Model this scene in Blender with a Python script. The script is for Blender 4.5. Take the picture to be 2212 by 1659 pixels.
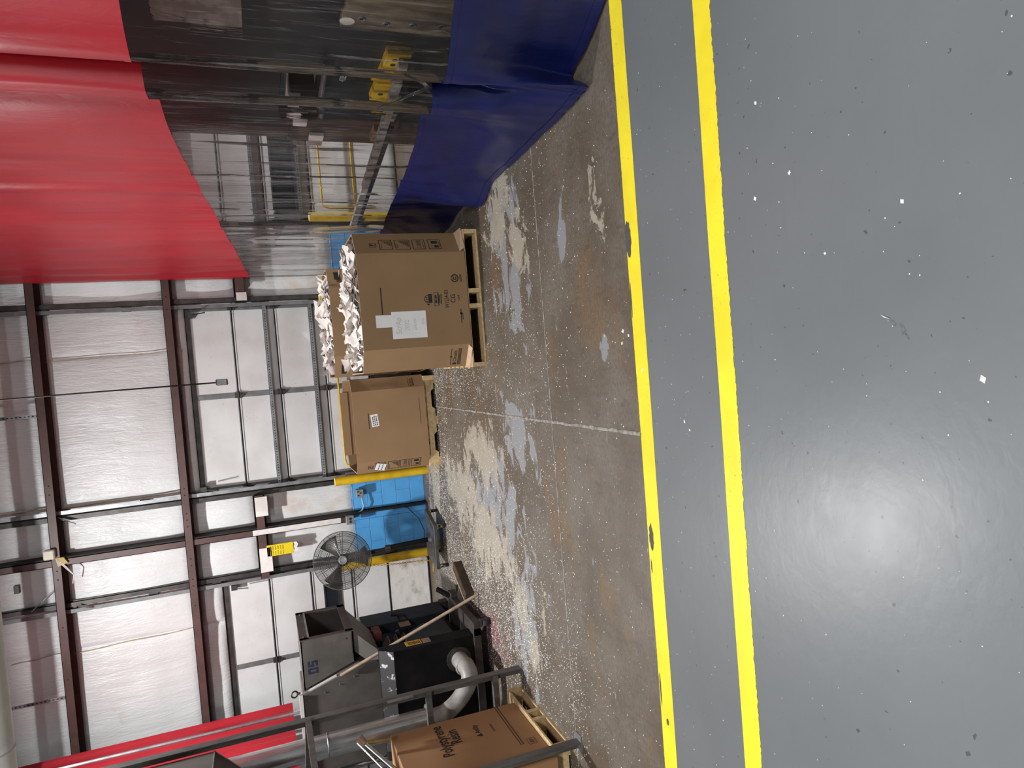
import bpy, bmesh, math, random
from mathutils import Vector, Matrix, noise

# ---------------------------------------------------------------- camera, world, lights
scene = bpy.context.scene
for o in list(bpy.data.objects):
    bpy.data.objects.remove(o)
col = scene.collection

cam_d = bpy.data.cameras.new('camera')
cam_d.sensor_fit = 'HORIZONTAL'; cam_d.sensor_width = 36.0
cam_d.lens = 36.0 * 1470.0 / 2212.0
cam_d.clip_start = 0.05; cam_d.clip_end = 100
cam = bpy.data.objects.new('camera', cam_d); col.objects.link(cam)
# the photograph is a portrait frame lying on its side: image right is the scene's down
RIGHT = Vector((0.99635, 0.00228, -0.08538)); DOWN = Vector((-0.07923, -0.34865, -0.93390)); FWD = Vector((-0.03190, 0.93725, -0.34720))
m = Matrix.Identity(4)
for r in range(3):
    m[r][0] = DOWN[r]; m[r][1] = RIGHT[r]; m[r][2] = -FWD[r]
m[2][3] = 2.0
cam.matrix_world = m
scene.camera = cam

world = bpy.data.worlds.new('world'); scene.world = world
world.use_nodes = True
world.node_tree.nodes['Background'].inputs[0].default_value = (0.95, 0.98, 1.0, 1)
world.node_tree.nodes['Background'].inputs[1].default_value = 0.13

def area(name, loc, size, power, colr=(1, 0.995, 0.99)):
    d = bpy.data.lights.new(name, 'AREA'); d.shape = 'DISK'; d.size = size; d.energy = power; d.color = colr
    o = bpy.data.objects.new(name, d); col.objects.link(o); o.location = loc
    return o
area('high_bay_lamp', (-2.35, 6.3, 5.0), 0.22, 240)
area('high_bay_lamp', (5.4, 7.2, 5.4), 0.24, 330)
area('high_bay_lamp', (-3.4, -1.6, 5.6), 1.5, 270)
area('high_bay_lamp', (1.1, -1.6, 5.6), 1.5, 330)

vs = scene.view_settings
vs.view_transform = 'Standard'; vs.look = 'None'; vs.gamma = 1.0; vs.use_curve_mapping = False
vs.exposure = 0.36

# ---------------------------------------------------------------- materials
def nodes_of(name):
    mt = bpy.data.materials.new(name); mt.use_nodes = True
    nt = mt.node_tree
    return mt, nt, nt.nodes['Principled BSDF']

def N(nt, t, **kw):
    n = nt.nodes.new(t)
    for k, v in kw.items():
        if k.startswith('i_'):
            n.inputs[k[2:]].default_value = v
        else:
            setattr(n, k, v)
    return n

def L(nt, a, b): nt.links.new(a, b)

def coords(nt, scale=(1, 1, 1)):
    tc = N(nt, 'ShaderNodeTexCoord'); mp = N(nt, 'ShaderNodeMapping')
    mp.inputs['Scale'].default_value = scale
    L(nt, tc.outputs['Object'], mp.inputs['Vector'])
    return mp.outputs['Vector']

def ntex(nt, vec, scale, detail=4, rough=0.55, dist=0.0):
    n = N(nt, 'ShaderNodeTexNoise')
    n.inputs['Scale'].default_value = scale; n.inputs['Detail'].default_value = detail
    n.inputs['Roughness'].default_value = rough; n.inputs['Distortion'].default_value = dist
    L(nt, vec, n.inputs['Vector'])
    return n.outputs['Fac']

def ramp(nt, fac, lo, hi):
    n = N(nt, 'ShaderNodeMapRange'); n.interpolation_type = 'SMOOTHSTEP'
    n.inputs['From Min'].default_value = lo; n.inputs['From Max'].default_value = hi
    L(nt, fac, n.inputs['Value'])
    return n.outputs['Result']

def mixc(nt, fac, a, b):
    n = N(nt, 'ShaderNodeMix', data_type='RGBA')
    if isinstance(fac, float): n.inputs[0].default_value = fac
    else: L(nt, fac, n.inputs[0])
    for i, c in ((6, a), (7, b)):
        if isinstance(c, tuple): n.inputs[i].default_value = (c[0], c[1], c[2], 1)
        else: L(nt, c, n.inputs[i])
    return n.outputs[2]

def mth(nt, op, a, b=None):
    n = N(nt, 'ShaderNodeMath', operation=op)
    for i, v in enumerate((a, b)):
        if v is None: continue
        if isinstance(v, (int, float)): n.inputs[i].default_value = v
        else: L(nt, v, n.inputs[i])
    return n.outputs[0]

def bump(nt, bsdf, h, strength=0.3, dist=0.01):
    b = N(nt, 'ShaderNodeBump'); b.inputs['Strength'].default_value = strength; b.inputs['Distance'].default_value = dist
    L(nt, h, b.inputs['Height']); L(nt, b.outputs['Normal'], bsdf.inputs['Normal'])

MATS = {}
def M(name, c1, c2=None, scale=6.0, rough=0.6, metal=0.0, bmp=0.0, bscale=60.0, stretch=(1, 1, 1), lo=0.35, hi=0.65, spec=0.5):
    """plain procedural material: two tones mixed by noise, optional fine relief"""
    if name in MATS: return MATS[name]
    mt, nt, bs = nodes_of(name)
    v = coords(nt, stretch)
    c2 = c2 or tuple(x * 0.82 for x in c1)
    f = ntex(nt, v, scale, 6, 0.6)
    L(nt, mixc(nt, ramp(nt, f, lo, hi), c1, c2), bs.inputs['Base Color'])
    bs.inputs['Roughness'].default_value = rough; bs.inputs['Metallic'].default_value = metal
    bs.inputs['Specular IOR Level'].default_value = spec
    if bmp: bump(nt, bs, ntex(nt, v, bscale, 3), bmp, 0.004)
    MATS[name] = mt
    return mt

white_panel = M('door white paint', (0.66, 0.63, 0.60), (0.56, 0.52, 0.49), 1.6, 0.45, bmp=0.05, bscale=25)
def speckled_door():
    mt, nt, bs = nodes_of('door paint with dirt flecks')
    v = coords(nt, (1, 1, 1)); v2 = coords(nt, (1, 1, 1.9))
    base = mixc(nt, ramp(nt, ntex(nt, v, 1.7, 5), .35, .7), (0.68, 0.69, 0.69), (0.57, 0.565, 0.555))
    fl = mth(nt, 'MULTIPLY', ramp(nt, ntex(nt, v2, 38, 2, .5, .6), .70, .74), ramp(nt, ntex(nt, v, 2.3, 2), .48, .6))
    L(nt, mixc(nt, fl, base, (0.09, 0.07, 0.06)), bs.inputs['Base Color'])
    bs.inputs['Roughness'].default_value = 0.5
    bump(nt, bs, ntex(nt, v, 9, 3), 0.08, 0.01)
    return mt
white_panel = speckled_door()
dented = M('battered white panel', (0.72, 0.70, 0.67), (0.40, 0.33, 0.27), 5.0, 0.5, bmp=0.9, bscale=28, lo=.52, hi=.72)
brown_steel = M('oxide brown paint', (0.085, 0.040, 0.035), (0.058, 0.027, 0.024), 4, 0.5)
galv = M('galvanised steel', (0.36, 0.37, 0.38), (0.24, 0.25, 0.26), 9, 0.42, 0.7)
dark_steel = M('dark steel', (0.045, 0.043, 0.042), (0.075, 0.07, 0.065), 8, 0.45, 0.6)
grey_stile = M('grey stile paint', (0.20, 0.21, 0.22), (0.14, 0.145, 0.15), 8, 0.5, 0.3)
white_steel = M('white painted steel', (0.74, 0.72, 0.70), (0.60, 0.57, 0.54), 5, 0.45)
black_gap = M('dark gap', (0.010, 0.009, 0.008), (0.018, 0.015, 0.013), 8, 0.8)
yellow_paint = M('safety yellow paint', (0.72, 0.48, 0.015), (0.58, 0.36, 0.012), 7, 0.4, bmp=0.05)
black_paint = M('black paint', (0.006, 0.006, 0.0065), (0.010, 0.0095, 0.0095), 6, 0.5, spec=.12)
blueblack = M('blue black paint', (0.012, 0.016, 0.022), (0.022, 0.025, 0.030), 6, 0.5, spec=.3)
hop_grey = M('hopper grey paint', (0.110, 0.102, 0.094), (0.084, 0.077, 0.070), 4, 0.5, spec=.35)
hop_brown = M('worn hopper rim', (0.080, 0.058, 0.050), (0.050, 0.036, 0.031), 9, 0.55)
chipped = M('chipped black paint', (0.030, 0.030, 0.031), (0.42, 0.42, 0.43), 13, 0.45, 0.3, lo=.56, hi=.62)
red_rust = M('red oxide iron', (0.16, 0.035, 0.028), (0.07, 0.02, 0.018), 14, 0.6)
rubber = M('black rubber', (0.012, 0.012, 0.012), (0.02, 0.02, 0.02), 10, 0.6)
brass = M('yellow zinc plate', (0.42, 0.33, 0.14), (0.30, 0.22, 0.09), 12, 0.4, 0.8)
chrome = M('chrome', (0.55, 0.55, 0.55), (0.42, 0.42, 0.43), 12, 0.22, 1.0)
duct_metal = M('galvanised duct', (0.62, 0.62, 0.62), (0.46, 0.46, 0.46), 5, 0.22, 0.85, stretch=(4, 4, .6))
pvc = M('grey elbow pipe', (0.30, 0.29, 0.275), (0.20, 0.19, 0.178), 7, 0.45, bmp=.1, bscale=30)
angle_iron = M('angle iron paint', (0.085, 0.080, 0.075), (0.14, 0.135, 0.13), 5, 0.5, 0.4, stretch=(3, 3, .7))
ink = M('black print ink', (0.012, 0.010, 0.009), (0.022, 0.018, 0.015), 20, 0.8)
faint_ink = M('faint brown print', (0.10, 0.045, 0.03), (0.13, 0.06, 0.04), 20, 0.85)
navy_ink = M('navy stencil paint', (0.012, 0.012, 0.045), (0.02, 0.02, 0.06), 12, 0.6)
grey_ink = M('pencil grey', (0.58, 0.58, 0.58), (0.52, 0.52, 0.52), 30, 0.8)
paper = M('white paper', (0.80, 0.80, 0.80), (0.74, 0.74, 0.74), 5, 0.8, bmp=.05, bscale=8)
wood_new = M('pallet pine', (0.62, 0.46, 0.25), (0.46, 0.32, 0.16), 3.0, 0.7, stretch=(9, 9, 9), bmp=.15, bscale=40)
wood_old = M('dark old timber', (0.060, 0.036, 0.020), (0.028, 0.017, 0.011), 9, 0.85, bmp=.4, bscale=30)
wood_cut = M('sawn timber face', (0.42, 0.29, 0.16), (0.30, 0.20, 0.10), 14, 0.8)
handle_wood = M('worn broom handle', (0.50, 0.40, 0.29), (0.34, 0.26, 0.18), 9, 0.55, stretch=(3, 3, 1))
sign_yellow = M('yellow sign face', (0.82, 0.64, 0.01), (0.74, 0.57, 0.01), 3, 0.45)
orange_label = M('orange warning label', (0.62, 0.36, 0.03), (0.52, 0.29, 0.02), 20, 0.6)
cream_plastic = M('cream plastic', (0.58, 0.54, 0.42), (0.50, 0.46, 0.36), 8, 0.5)
blue_paint = M('blue block paint', (0.085, 0.37, 0.76), (0.075, 0.33, 0.69), 5, 0.5, bmp=.35, bscale=70)
blue_mortar = M('blue painted mortar', (0.20, 0.42, 0.68), (0.08, 0.28, 0.55), 14, 0.6)
blue_mortar_hi = M('chalky joint', (0.30, 0.45, 0.62), (0.12, 0.28, 0.48), 20, 0.7)
glass_dark = M('dark door glass', (0.012, 0.015, 0.020), (0.02, 0.023, 0.028), 3, 0.12)

def cardboard(name, a, b):
    mt, nt, bs = nodes_of(name)
    v = coords(nt); vf = coords(nt, (1, 1, 1))
    c = mixc(nt, ramp(nt, ntex(nt, v, 2.5, 4), .3, .7), a, b)
    c = mixc(nt, mth(nt, 'MULTIPLY', ntex(nt, vf, 220, 2), 0.35), c, tuple(x * .6 for x in a))
    L(nt, c, bs.inputs['Base Color']); bs.inputs['Roughness'].default_value = 0.8
    bump(nt, bs, ntex(nt, coords(nt, (1, 1, .15)), 90, 2), 0.06, 0.004)
    return mt
card = cardboard('corrugated cardboard', (0.30, 0.185, 0.092), (0.265, 0.162, 0.08))
card_d = cardboard('reddish cardboard', (0.36, 0.195, 0.088), (0.31, 0.165, 0.072))
card_edge = M('cardboard cut edge', (0.52, 0.38, 0.25), (0.44, 0.31, 0.20), 30, 0.85)

def insulation():
    mt, nt, bs = nodes_of('white vinyl insulation facing')
    v = coords(nt); vx = coords(nt, (7.0, 1, 1.1)); vd = coords(nt, (2.2, 1, 1.0))
    c = mixc(nt, ramp(nt, ntex(nt, v, 0.8, 4), .3, .7), (0.70, 0.71, 0.715), (0.62, 0.625, 0.625))
    st = ramp(nt, ntex(nt, v, 0.9, 5, .6, .6), .60, .70)
    c = mixc(nt, mth(nt, 'MULTIPLY', st, .55), c, (0.56, 0.46, 0.37))
    L(nt, c, bs.inputs['Base Color']); bs.inputs['Roughness'].default_value = 0.36
    h1 = ntex(nt, vx, 3.0, 4, .55, 1.2)
    h2 = ntex(nt, vd, 9.0, 3, .6, 2.2)
    h = mth(nt, 'ADD', h1, mth(nt, 'MULTIPLY', h2, .35))
    bump(nt, bs, h, 0.38, 0.03)
    return mt
insul = insulation()
seam_tape = M('yellowed seam tape', (0.50, 0.42, 0.26), (0.34, 0.28, 0.20), 9, 0.6)

def concrete():
    mt, nt, bs = nodes_of('worn concrete with paint remnants')
    v = coords(nt); vs_ = coords(nt, (1.0, 1.6, 1)); vw = coords(nt, (0.55, 1.0, 1))
    b = mixc(nt, ramp(nt, ntex(nt, v, 1.3, 7, .6), .34, .66), (0.105, 0.078, 0.052), (0.165, 0.143, 0.115))
    b = mixc(nt, mth(nt, 'MULTIPLY', ramp(nt, ntex(nt, vw, 2.1, 5, .6, .7), .52, .68), .75), b, (0.175, 0.108, 0.050))
    b = mixc(nt, mth(nt, 'MULTIPLY', ramp(nt, ntex(nt, coords(nt, (1, 1.7, 1)), 34, 6, .75), .35, .70), .65), b, (0.060, 0.050, 0.041))
    b = mixc(nt, mth(nt, 'MULTIPLY', ramp(nt, ntex(nt, coords(nt, (3.0, 1.0, 1)), 5.0, 7, .7), .52, .70), .5), b, (0.055, 0.046, 0.038))
    sep = N(nt, 'ShaderNodeSeparateXYZ'); tc = N(nt, 'ShaderNodeTexCoord'); L(nt, tc.outputs['Object'], sep.inputs[0])
    def blobs(lst):
        tot = None
        for (x, y, rx, ry, a) in lst:
            dx = mth(nt, 'DIVIDE', mth(nt, 'SUBTRACT', sep.outputs[0], x), rx)
            dy = mth(nt, 'DIVIDE', mth(nt, 'SUBTRACT', sep.outputs[1], y), ry)
            d2 = mth(nt, 'ADD', mth(nt, 'MULTIPLY', dx, dx), mth(nt, 'MULTIPLY', dy, dy))
            g = mth(nt, 'MULTIPLY', mth(nt, 'POWER', 2.718, mth(nt, 'MULTIPLY', d2, -1.0)), a)
            tot = g if tot is None else mth(nt, 'MAXIMUM', tot, g)
        return tot
    cream = blobs([(1.62, 5.30, .35, .45, .30), (1.2, 5.45, .40, .40, .32), (.95, 5.05, .35, .30, .30), (-.88, 6.4, .45, .9, .30), (-1.4, 7.2, .6, 1.0, .32),
                   (-1.75, 6.5, .55, .8, .34), (-1.8, 5.9, .40, .45, .26), (-2.15, 5.65, .35, .3, .28), (-2.45, 5.35, .35, .25, .27), (-2.05, 5.05, .3, .16, .22), (.95, 3.68, .50, .13, .24), (-1.3, 8.6, 1.3, .5, .30)])
    grey = blobs([(.6, 5.2, .40, .35, .26), (-.6, 5.45, .35, .5, .24), (-1.35, 6.3, .5, .6, .26), (-1.3, 5.75, .45, .4, .26), (-2.3, 5.55, .5, .35, .26), (.05, 3.72, .09, .06, .24), (.76, 4.2, .30, .10, .18), (-1.75, 5.3, .4, .2, .22), (1.3, 5.3, .6, .5, .16)])
    n1 = ntex(nt, vs_, 3.4, 10, .78, .6); n2 = ntex(nt, coords(nt, (1, 1.9, 1.3)), 2.6, 7, .62, .6)
    mg = ramp(nt, mth(nt, 'ADD', grey, n2), .655, .685)
    b = mixc(nt, mg, b, (0.225, 0.228, 0.238))
    mc = ramp(nt, mth(nt, 'ADD', cream, n1), .71, .735)
    b = mixc(nt, mc, b, mixc(nt, ntex(nt, v, 5, 4), (0.37, 0.335, 0.27), (0.27, 0.24, 0.19)))
    # yellow remnants and pinkish dust by the grinder
    yb = blobs([(-2.02, 6.35, .10, .14, .24)])
    b = mixc(nt, ramp(nt, mth(nt, 'ADD', yb, n1), .74, .77), b, (0.55, 0.42, 0.10))
    pk = blobs([(-2.75, 6.6, .30, .55, .30)])
    b = mixc(nt, mth(nt, 'MULTIPLY', ramp(nt, mth(nt, 'ADD', pk, ntex(nt, v, 9, 5)), .62, .80), .55), b, (0.20, 0.035, 0.055))
    # small pale scratches
    sc = ramp(nt, ntex(nt, coords(nt, (2.2, 9, 1)), 6.5, 6, .75, .3), .715, .735)
    b = mixc(nt, mth(nt, 'MULTIPLY', sc, .6), b, (0.42, 0.38, 0.32))
    L(nt, b, bs.inputs['Base Color'])
    L(nt, mth(nt, 'ADD', mth(nt, 'MULTIPLY', ntex(nt, v, 4, 4), .25), .36), bs.inputs['Roughness'])
    bump(nt, bs, mth(nt, 'ADD', mth(nt, 'MULTIPLY', mc, .4), ntex(nt, v, 45, 4)), 0.18, 0.006)
    return mt
conc = concrete()
joint_fill = M('dusty joint filler', (0.34, 0.32, 0.29), (0.16, 0.145, 0.125), 22, 0.85, bmp=.5, bscale=90)

def aisle():
    mt, nt, bs = nodes_of('grey floor paint')
    v = coords(nt); vs_ = coords(nt, (7, .8, 1)); vl = coords(nt, (.45, 8, 1))
    b = mixc(nt, ramp(nt, ntex(nt, v, .9, 6), .3, .7), (0.150, 0.162, 0.169), (0.132, 0.143, 0.150))
    b = mixc(nt, mth(nt, 'MULTIPLY', ramp(nt, ntex(nt, vl, 2.6, 6, .7), .58, .74), .35), b, (0.115, 0.12, 0.128))
    b = mixc(nt, mth(nt, 'MULTIPLY', ramp(nt, ntex(nt, v, 30, 2, .5), .715, .74), .8), b, (0.06, 0.06, 0.06))
    L(nt, b, bs.inputs['Base Color'])
    L(nt, mth(nt, 'ADD', mth(nt, 'MULTIPLY', ntex(nt, v, 3, 5), .14), .29), bs.inputs['Roughness'])
    bs.inputs['Specular IOR Level'].default_value = 0.32
    h = mth(nt, 'ADD', mth(nt, 'MULTIPLY', ntex(nt, coords(nt, (1, 1.3, 1)), 16, 2, .5, .4), 1.0), mth(nt, 'MULTIPLY', ntex(nt, v, 110, 3), .18))
    bump(nt, bs, h, 0.10, 0.006)
    return mt
grey_floor = aisle()
def stripe_mat():
    mt, nt, bs = nodes_of('worn yellow floor paint')
    v = coords(nt)
    b = mixc(nt, ramp(nt, ntex(nt, v, 3, 4), .3, .7), (0.86, 0.72, 0.035), (0.76, 0.62, 0.03))
    wr = ramp(nt, ntex(nt, coords(nt, (1, 1.4, 1)), 38, 6, .75), .60, .66)
    wr2 = ramp(nt, ntex(nt, v, 2.2, 3), .40, .66)
    b = mixc(nt, mth(nt, 'MULTIPLY', wr, wr2), b, (0.16, 0.165, 0.16))
    L(nt, b, bs.inputs['Base Color']); bs.inputs['Roughness'].default_value = 0.45; bs.inputs['Specular IOR Level'].default_value = 0.2
    return mt
stripe_y = stripe_mat()

def vinyl(name, a, b, rough, trans=0.0):
    mt, nt, bs = nodes_of(name)
    v = coords(nt)
    L(nt, mixc(nt, ramp(nt, ntex(nt, v, 1.6, 5), .3, .7), a, b), bs.inputs['Base Color'])
    bs.inputs['Roughness'].default_value = rough
    bs.inputs['Sheen Weight'].default_value = 0.0
    bump(nt, bs, mth(nt, 'ADD', ntex(nt, coords(nt, (3, 3, .8)), 4, 4, .5, 1.5), mth(nt, 'MULTIPLY', ntex(nt, v, 260, 2), .05)), 0.22, 0.012)
    return mt
red_vinyl = vinyl('red vinyl', (0.44, 0.018, 0.030), (0.37, 0.015, 0.026), 0.45)
blue_vinyl = vinyl('navy blue vinyl', (0.006, 0.0115, 0.092), (0.0045, 0.0085, 0.070), 0.36)

def clear_vinyl():
    mt = bpy.data.materials.new('clear vinyl'); mt.use_nodes = True; nt = mt.node_tree
    nt.nodes.clear()
    out = N(nt, 'ShaderNodeOutputMaterial')
    tp = N(nt, 'ShaderNodeBsdfTransparent'); tp.inputs[0].default_value = (0.90, 0.89, 0.89, 1)
    rf_ = N(nt, 'ShaderNodeBsdfRefraction'); rf_.inputs['Color'].default_value = (0.90, 0.89, 0.89, 1); rf_.inputs['Roughness'].default_value = 0.0; rf_.inputs['IOR'].default_value = 1.05
    wv = N(nt, 'ShaderNodeBump'); wv.inputs['Strength'].default_value = .45; wv.inputs['Distance'].default_value = .03
    L(nt, ntex(nt, coords(nt, (3.5, 3.5, .5)), 4, 3, .5, 1.6), wv.inputs['Height']); L(nt, wv.outputs[0], rf_.inputs['Normal'])
    tr = N(nt, 'ShaderNodeMixShader'); L(nt, ramp(nt, ntex(nt, coords(nt, (3, 3, .25)), 3.2, 3), .535, .60), tr.inputs[0]); L(nt, tp.outputs[0], tr.inputs[1]); L(nt, rf_.outputs[0], tr.inputs[2])
    gl = N(nt, 'ShaderNodeBsdfGlossy'); gl.inputs['Roughness'].default_value = 0.05
    df = N(nt, 'ShaderNodeBsdfDiffuse'); df.inputs[0].default_value = (0.52, 0.50, 0.51, 1)
    tl = N(nt, 'ShaderNodeBsdfTranslucent'); tl.inputs[0].default_value = (0.52, 0.50, 0.51, 1)
    v = coords(nt, (5, 5, .16))
    streak = ramp(nt, ntex(nt, v, 10, 6, .72, .5), .54, .72)
    bn = N(nt, 'ShaderNodeBump'); bn.inputs['Strength'].default_value = .5; bn.inputs['Distance'].default_value = .015
    L(nt, ntex(nt, coords(nt, (4, 4, .35)), 6, 4, .55, 1.0), bn.inputs['Height'])
    L(nt, bn.outputs[0], gl.inputs['Normal']); L(nt, bn.outputs[0], df.inputs['Normal'])
    haze = N(nt, 'ShaderNodeMixShader'); haze.inputs[0].default_value = .5
    L(nt, df.outputs[0], haze.inputs[1]); L(nt, tl.outputs[0], haze.inputs[2])
    m1 = N(nt, 'ShaderNodeMixShader')
    L(nt, mth(nt, 'ADD', mth(nt, 'MULTIPLY', streak, .42), .03), m1.inputs[0])
    L(nt, tr.outputs[0], m1.inputs[1]); L(nt, haze.outputs[0], m1.inputs[2])
    fr = N(nt, 'ShaderNodeFresnel'); fr.inputs['IOR'].default_value = 1.36; L(nt, bn.outputs[0], fr.inputs['Normal'])
    m2 = N(nt, 'ShaderNodeMixShader'); L(nt, mth(nt, 'MULTIPLY', fr.outputs[0], 1.0), m2.inputs[0])
    L(nt, m1.outputs[0], m2.inputs[1]); L(nt, gl.outputs[0], m2.inputs[2])
    L(nt, m2.outputs[0], out.inputs[0])
    return mt
clear = clear_vinyl()
scrap_mat = M('white plastic scrap', (0.84, 0.80, 0.76), (0.74, 0.69, 0.64), 9, 0.45)
fleck_mat = M('white plastic flakes', (0.86, 0.85, 0.82), (0.66, 0.64, 0.60), 40, 0.45)
press_dark = M('press dark paint', (0.010, 0.0095, 0.009), (0.022, 0.020, 0.018), 4, 0.45, spec=.4)
plate_steel = M('scuffed mould steel', (0.80, 0.79, 0.74), (0.50, 0.47, 0.40), 9, 0.5, 0.1, lo=.4, hi=.62)
plate_brown = M('oily brown steel', (0.30, 0.245, 0.155), (0.14, 0.11, 0.075), 7, 0.5, 0.1, stretch=(1, 1, .5))
copper = M('copper brown part', (0.30, 0.16, 0.09), (0.2, 0.1, 0.06), 8, 0.5)

# ---------------------------------------------------------------- geometry helpers (world coordinates)
V = Vector
def basis(o):
    mm = o.matrix_basis.copy()
    while o.parent: 
        o = o.parent; mm = o.matrix_basis @ mm
    return mm

class MB:
    def __init__(s): s.v = []; s.f = []
    def add(s, vs_, fs):
        b = len(s.v); s.v += [V(p) for p in vs_]; s.f += [tuple(i + b for i in f) for f in fs]; return s
    def box(s, x0, x1, y0, y1, z0, z1):
        return s.add([(x0,y0,z0),(x1,y0,z0),(x1,y1,z0),(x0,y1,z0),(x0,y0,z1),(x1,y0,z1),(x1,y1,z1),(x0,y1,z1)],
                     [(0,3,2,1),(4,5,6,7),(0,1,5,4),(1,2,6,5),(2,3,7,6),(3,0,4,7)])
    def obox(s, c, size, rot=None):
        rot = rot or Matrix.Identity(3); c = V(c); h = V(size) / 2
        p = [c + rot @ V((sx*h.x, sy*h.y, sz*h.z)) for sz in (-1,1) for sx, sy in ((-1,-1),(1,-1),(1,1),(-1,1))]
        return s.add(p, [(0,3,2,1),(4,5,6,7),(0,1,5,4),(1,2,6,5),(2,3,7,6),(3,0,4,7)])
    def bar(s, p0, p1, w, h, up=(0,0,1)):
        p0 = V(p0); p1 = V(p1); d = (p1-p0).normalized(); u = V(up)
        if abs(d.dot(u)) > .95: u = V((0,1,0))
        a = d.cross(u).normalized(); b = a.cross(d)
        r = [p + a*sx*w/2 + b*sz*h/2 for p in (p0,p1) for sx, sz in ((-1,-1),(1,-1),(1,1),(-1,1))]
        return s.add(r, [(0,1,2,3),(7,6,5,4),(0,4,5,1),(1,5,6,2),(2,6,7,3),(3,7,4,0)])
    def angle(s, p0, p1, w, t, a, b):
        """L-section from p0 to p1, legs along unit vectors a and b"""
        p0 = V(p0); p1 = V(p1); a = V(a); b = V(b)
        prof = [V((0,0,0)), a*w, a*w+b*t, a*t+b*t, a*t+b*w, b*w]
        r = [p + q for p in (p0,p1) for q in prof]
        n = 6
        return s.add(r, [tuple(range(n)), tuple(reversed(range(n,2*n)))] + [(i, i+n, (i+1)%n+n, (i+1)%n) for i in range(n)])
    def prism(s, ring, off):
        n = len(ring); off = V(off); ring = [V(p) for p in ring]
        return s.add(ring + [p+off for p in ring], [tuple(reversed(range(n))), tuple(range(n,2*n))] + [(i,(i+1)%n,(i+1)%n+n,i+n) for i in range(n)])
    def cyl(s, p0, p1, r, n=14, r2=None, cap=True):
        p0 = V(p0); p1 = V(p1); r2 = r if r2 is None else r2
        d = (p1-p0).normalized(); u = V((0,0,1)) if abs(d.z) < .9 else V((1,0,0))
        a = d.cross(u).normalized(); b = d.cross(a)
        ring = [a*math.cos(2*math.pi*i/n) + b*math.sin(2*math.pi*i/n) for i in range(n)]
        vs_ = [p0+q*r for q in ring] + [p1+q*r2 for q in ring]
        fs = [(i,(i+1)%n,(i+1)%n+n,i+n) for i in range(n)]
        if cap: fs += [tuple(reversed(range(n))), tuple(range(n,2*n))]
        return s.add(vs_, fs)
    def tube(s, pts, r, n=8, cap=True):
        pts = [V(p) for p in pts]; m_ = len(pts); prev = None; vs_ = []
        for i, p in enumerate(pts):
            d = (pts[min(i+1,m_-1)] - pts[max(i-1,0)]).normalized()
            if prev is None:
                u = V((0,0,1)) if abs(d.z) < .9 else V((1,0,0)); a = d.cross(u).normalized()
            else:
                a = (prev - d*prev.dot(d)).normalized()
            prev = a; b = d.cross(a); rr = r(i/(m_-1)) if callable(r) else r
            vs_ += [p + a*rr*math.cos(2*math.pi*k/n) + b*rr*math.sin(2*math.pi*k/n) for k in range(n)]
        fs = [(i*n+k, i*n+(k+1)%n, (i+1)*n+(k+1)%n, (i+1)*n+k) for i in range(m_-1) for k in range(n)]
        if cap: fs += [tuple(reversed(range(n))), tuple(range((m_-1)*n, m_*n))]
        return s.add(vs_, fs)
    def torus(s, c, nrm, R_, r, n=32, k=6):
        c = V(c); d = V(nrm).normalized(); u = V((0,0,1)) if abs(d.z) < .9 else V((1,0,0))
        a = d.cross(u).normalized(); b = d.cross(a); vs_ = []
        for i in range(n):
            t = 2*math.pi*i/n; e = a*math.cos(t)+b*math.sin(t)
            vs_ += [c + e*(R_ + r*math.cos(2*math.pi*j/k)) + d*r*math.sin(2*math.pi*j/k) for j in range(k)]
        fs = [(i*k+j, ((i+1)%n)*k+j, ((i+1)%n)*k+(j+1)%k, i*k+(j+1)%k) for i in range(n) for j in range(k)]
        return s.add(vs_, fs)
    def grid(s, fn, nu, nv):
        vs_ = [fn(i/nu, j/nv) for i in range(nu+1) for j in range(nv+1)]
        fs = [(i*(nv+1)+j, (i+1)*(nv+1)+j, (i+1)*(nv+1)+j+1, i*(nv+1)+j+1) for i in range(nu) for j in range(nv)]
        return s.add(vs_, fs)
    def build(s, name, mat, parent=None, bevel=0.0, smooth=False, solid=0.0, label=None):
        me = bpy.data.meshes.new(name)
        inv = basis(parent).inverted() if parent else Matrix.Identity(4)
        me.from_pydata([tuple(inv @ p) for p in s.v], [], s.f)
        if bevel:
            bm = bmesh.new(); bm.from_mesh(me)
            es = [e for e in bm.edges if len(e.link_faces) == 2 and e.calc_face_angle(0) > .5]
            bmesh.ops.bevel(bm, geom=es, offset=bevel, segments=1, affect='EDGES', clamp_overlap=True)
            bm.to_mesh(me); bm.free()
        me.materials.append(mat)
        if smooth:
            me.shade_smooth() if smooth is True else me.shade_smooth()
        o = bpy.data.objects.new(name, me); col.objects.link(o)
        if parent: o.parent = parent
        if solid:
            md = o.modifiers.new('thickness', 'SOLIDIFY'); md.thickness = solid; md.offset = 0
        if smooth == 'auto':
            md = o.modifiers.new('split', 'EDGE_SPLIT'); md.split_angle = math.radians(40)
        if label: o['label'] = label
        return o

def tag(o, label=None, cat=None, group=None, kind=None):
    if label: o['label'] = label
    if cat: o['category'] = cat
    if group: o['group'] = group
    if kind: o['kind'] = kind
    return o
def thing(name, label, cat, loc=(0,0,0), rz=0.0, group=None, kind=None):
    o = bpy.data.objects.new(name, None); col.objects.link(o)
    o.location = loc; o.rotation_euler = (0,0,rz); o.empty_display_size = .2
    return tag(o, label, cat, group, kind)
def link_copy(o, parent, name=None):
    c = o.copy(); col.objects.link(c); c.parent = parent
    return c

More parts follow.
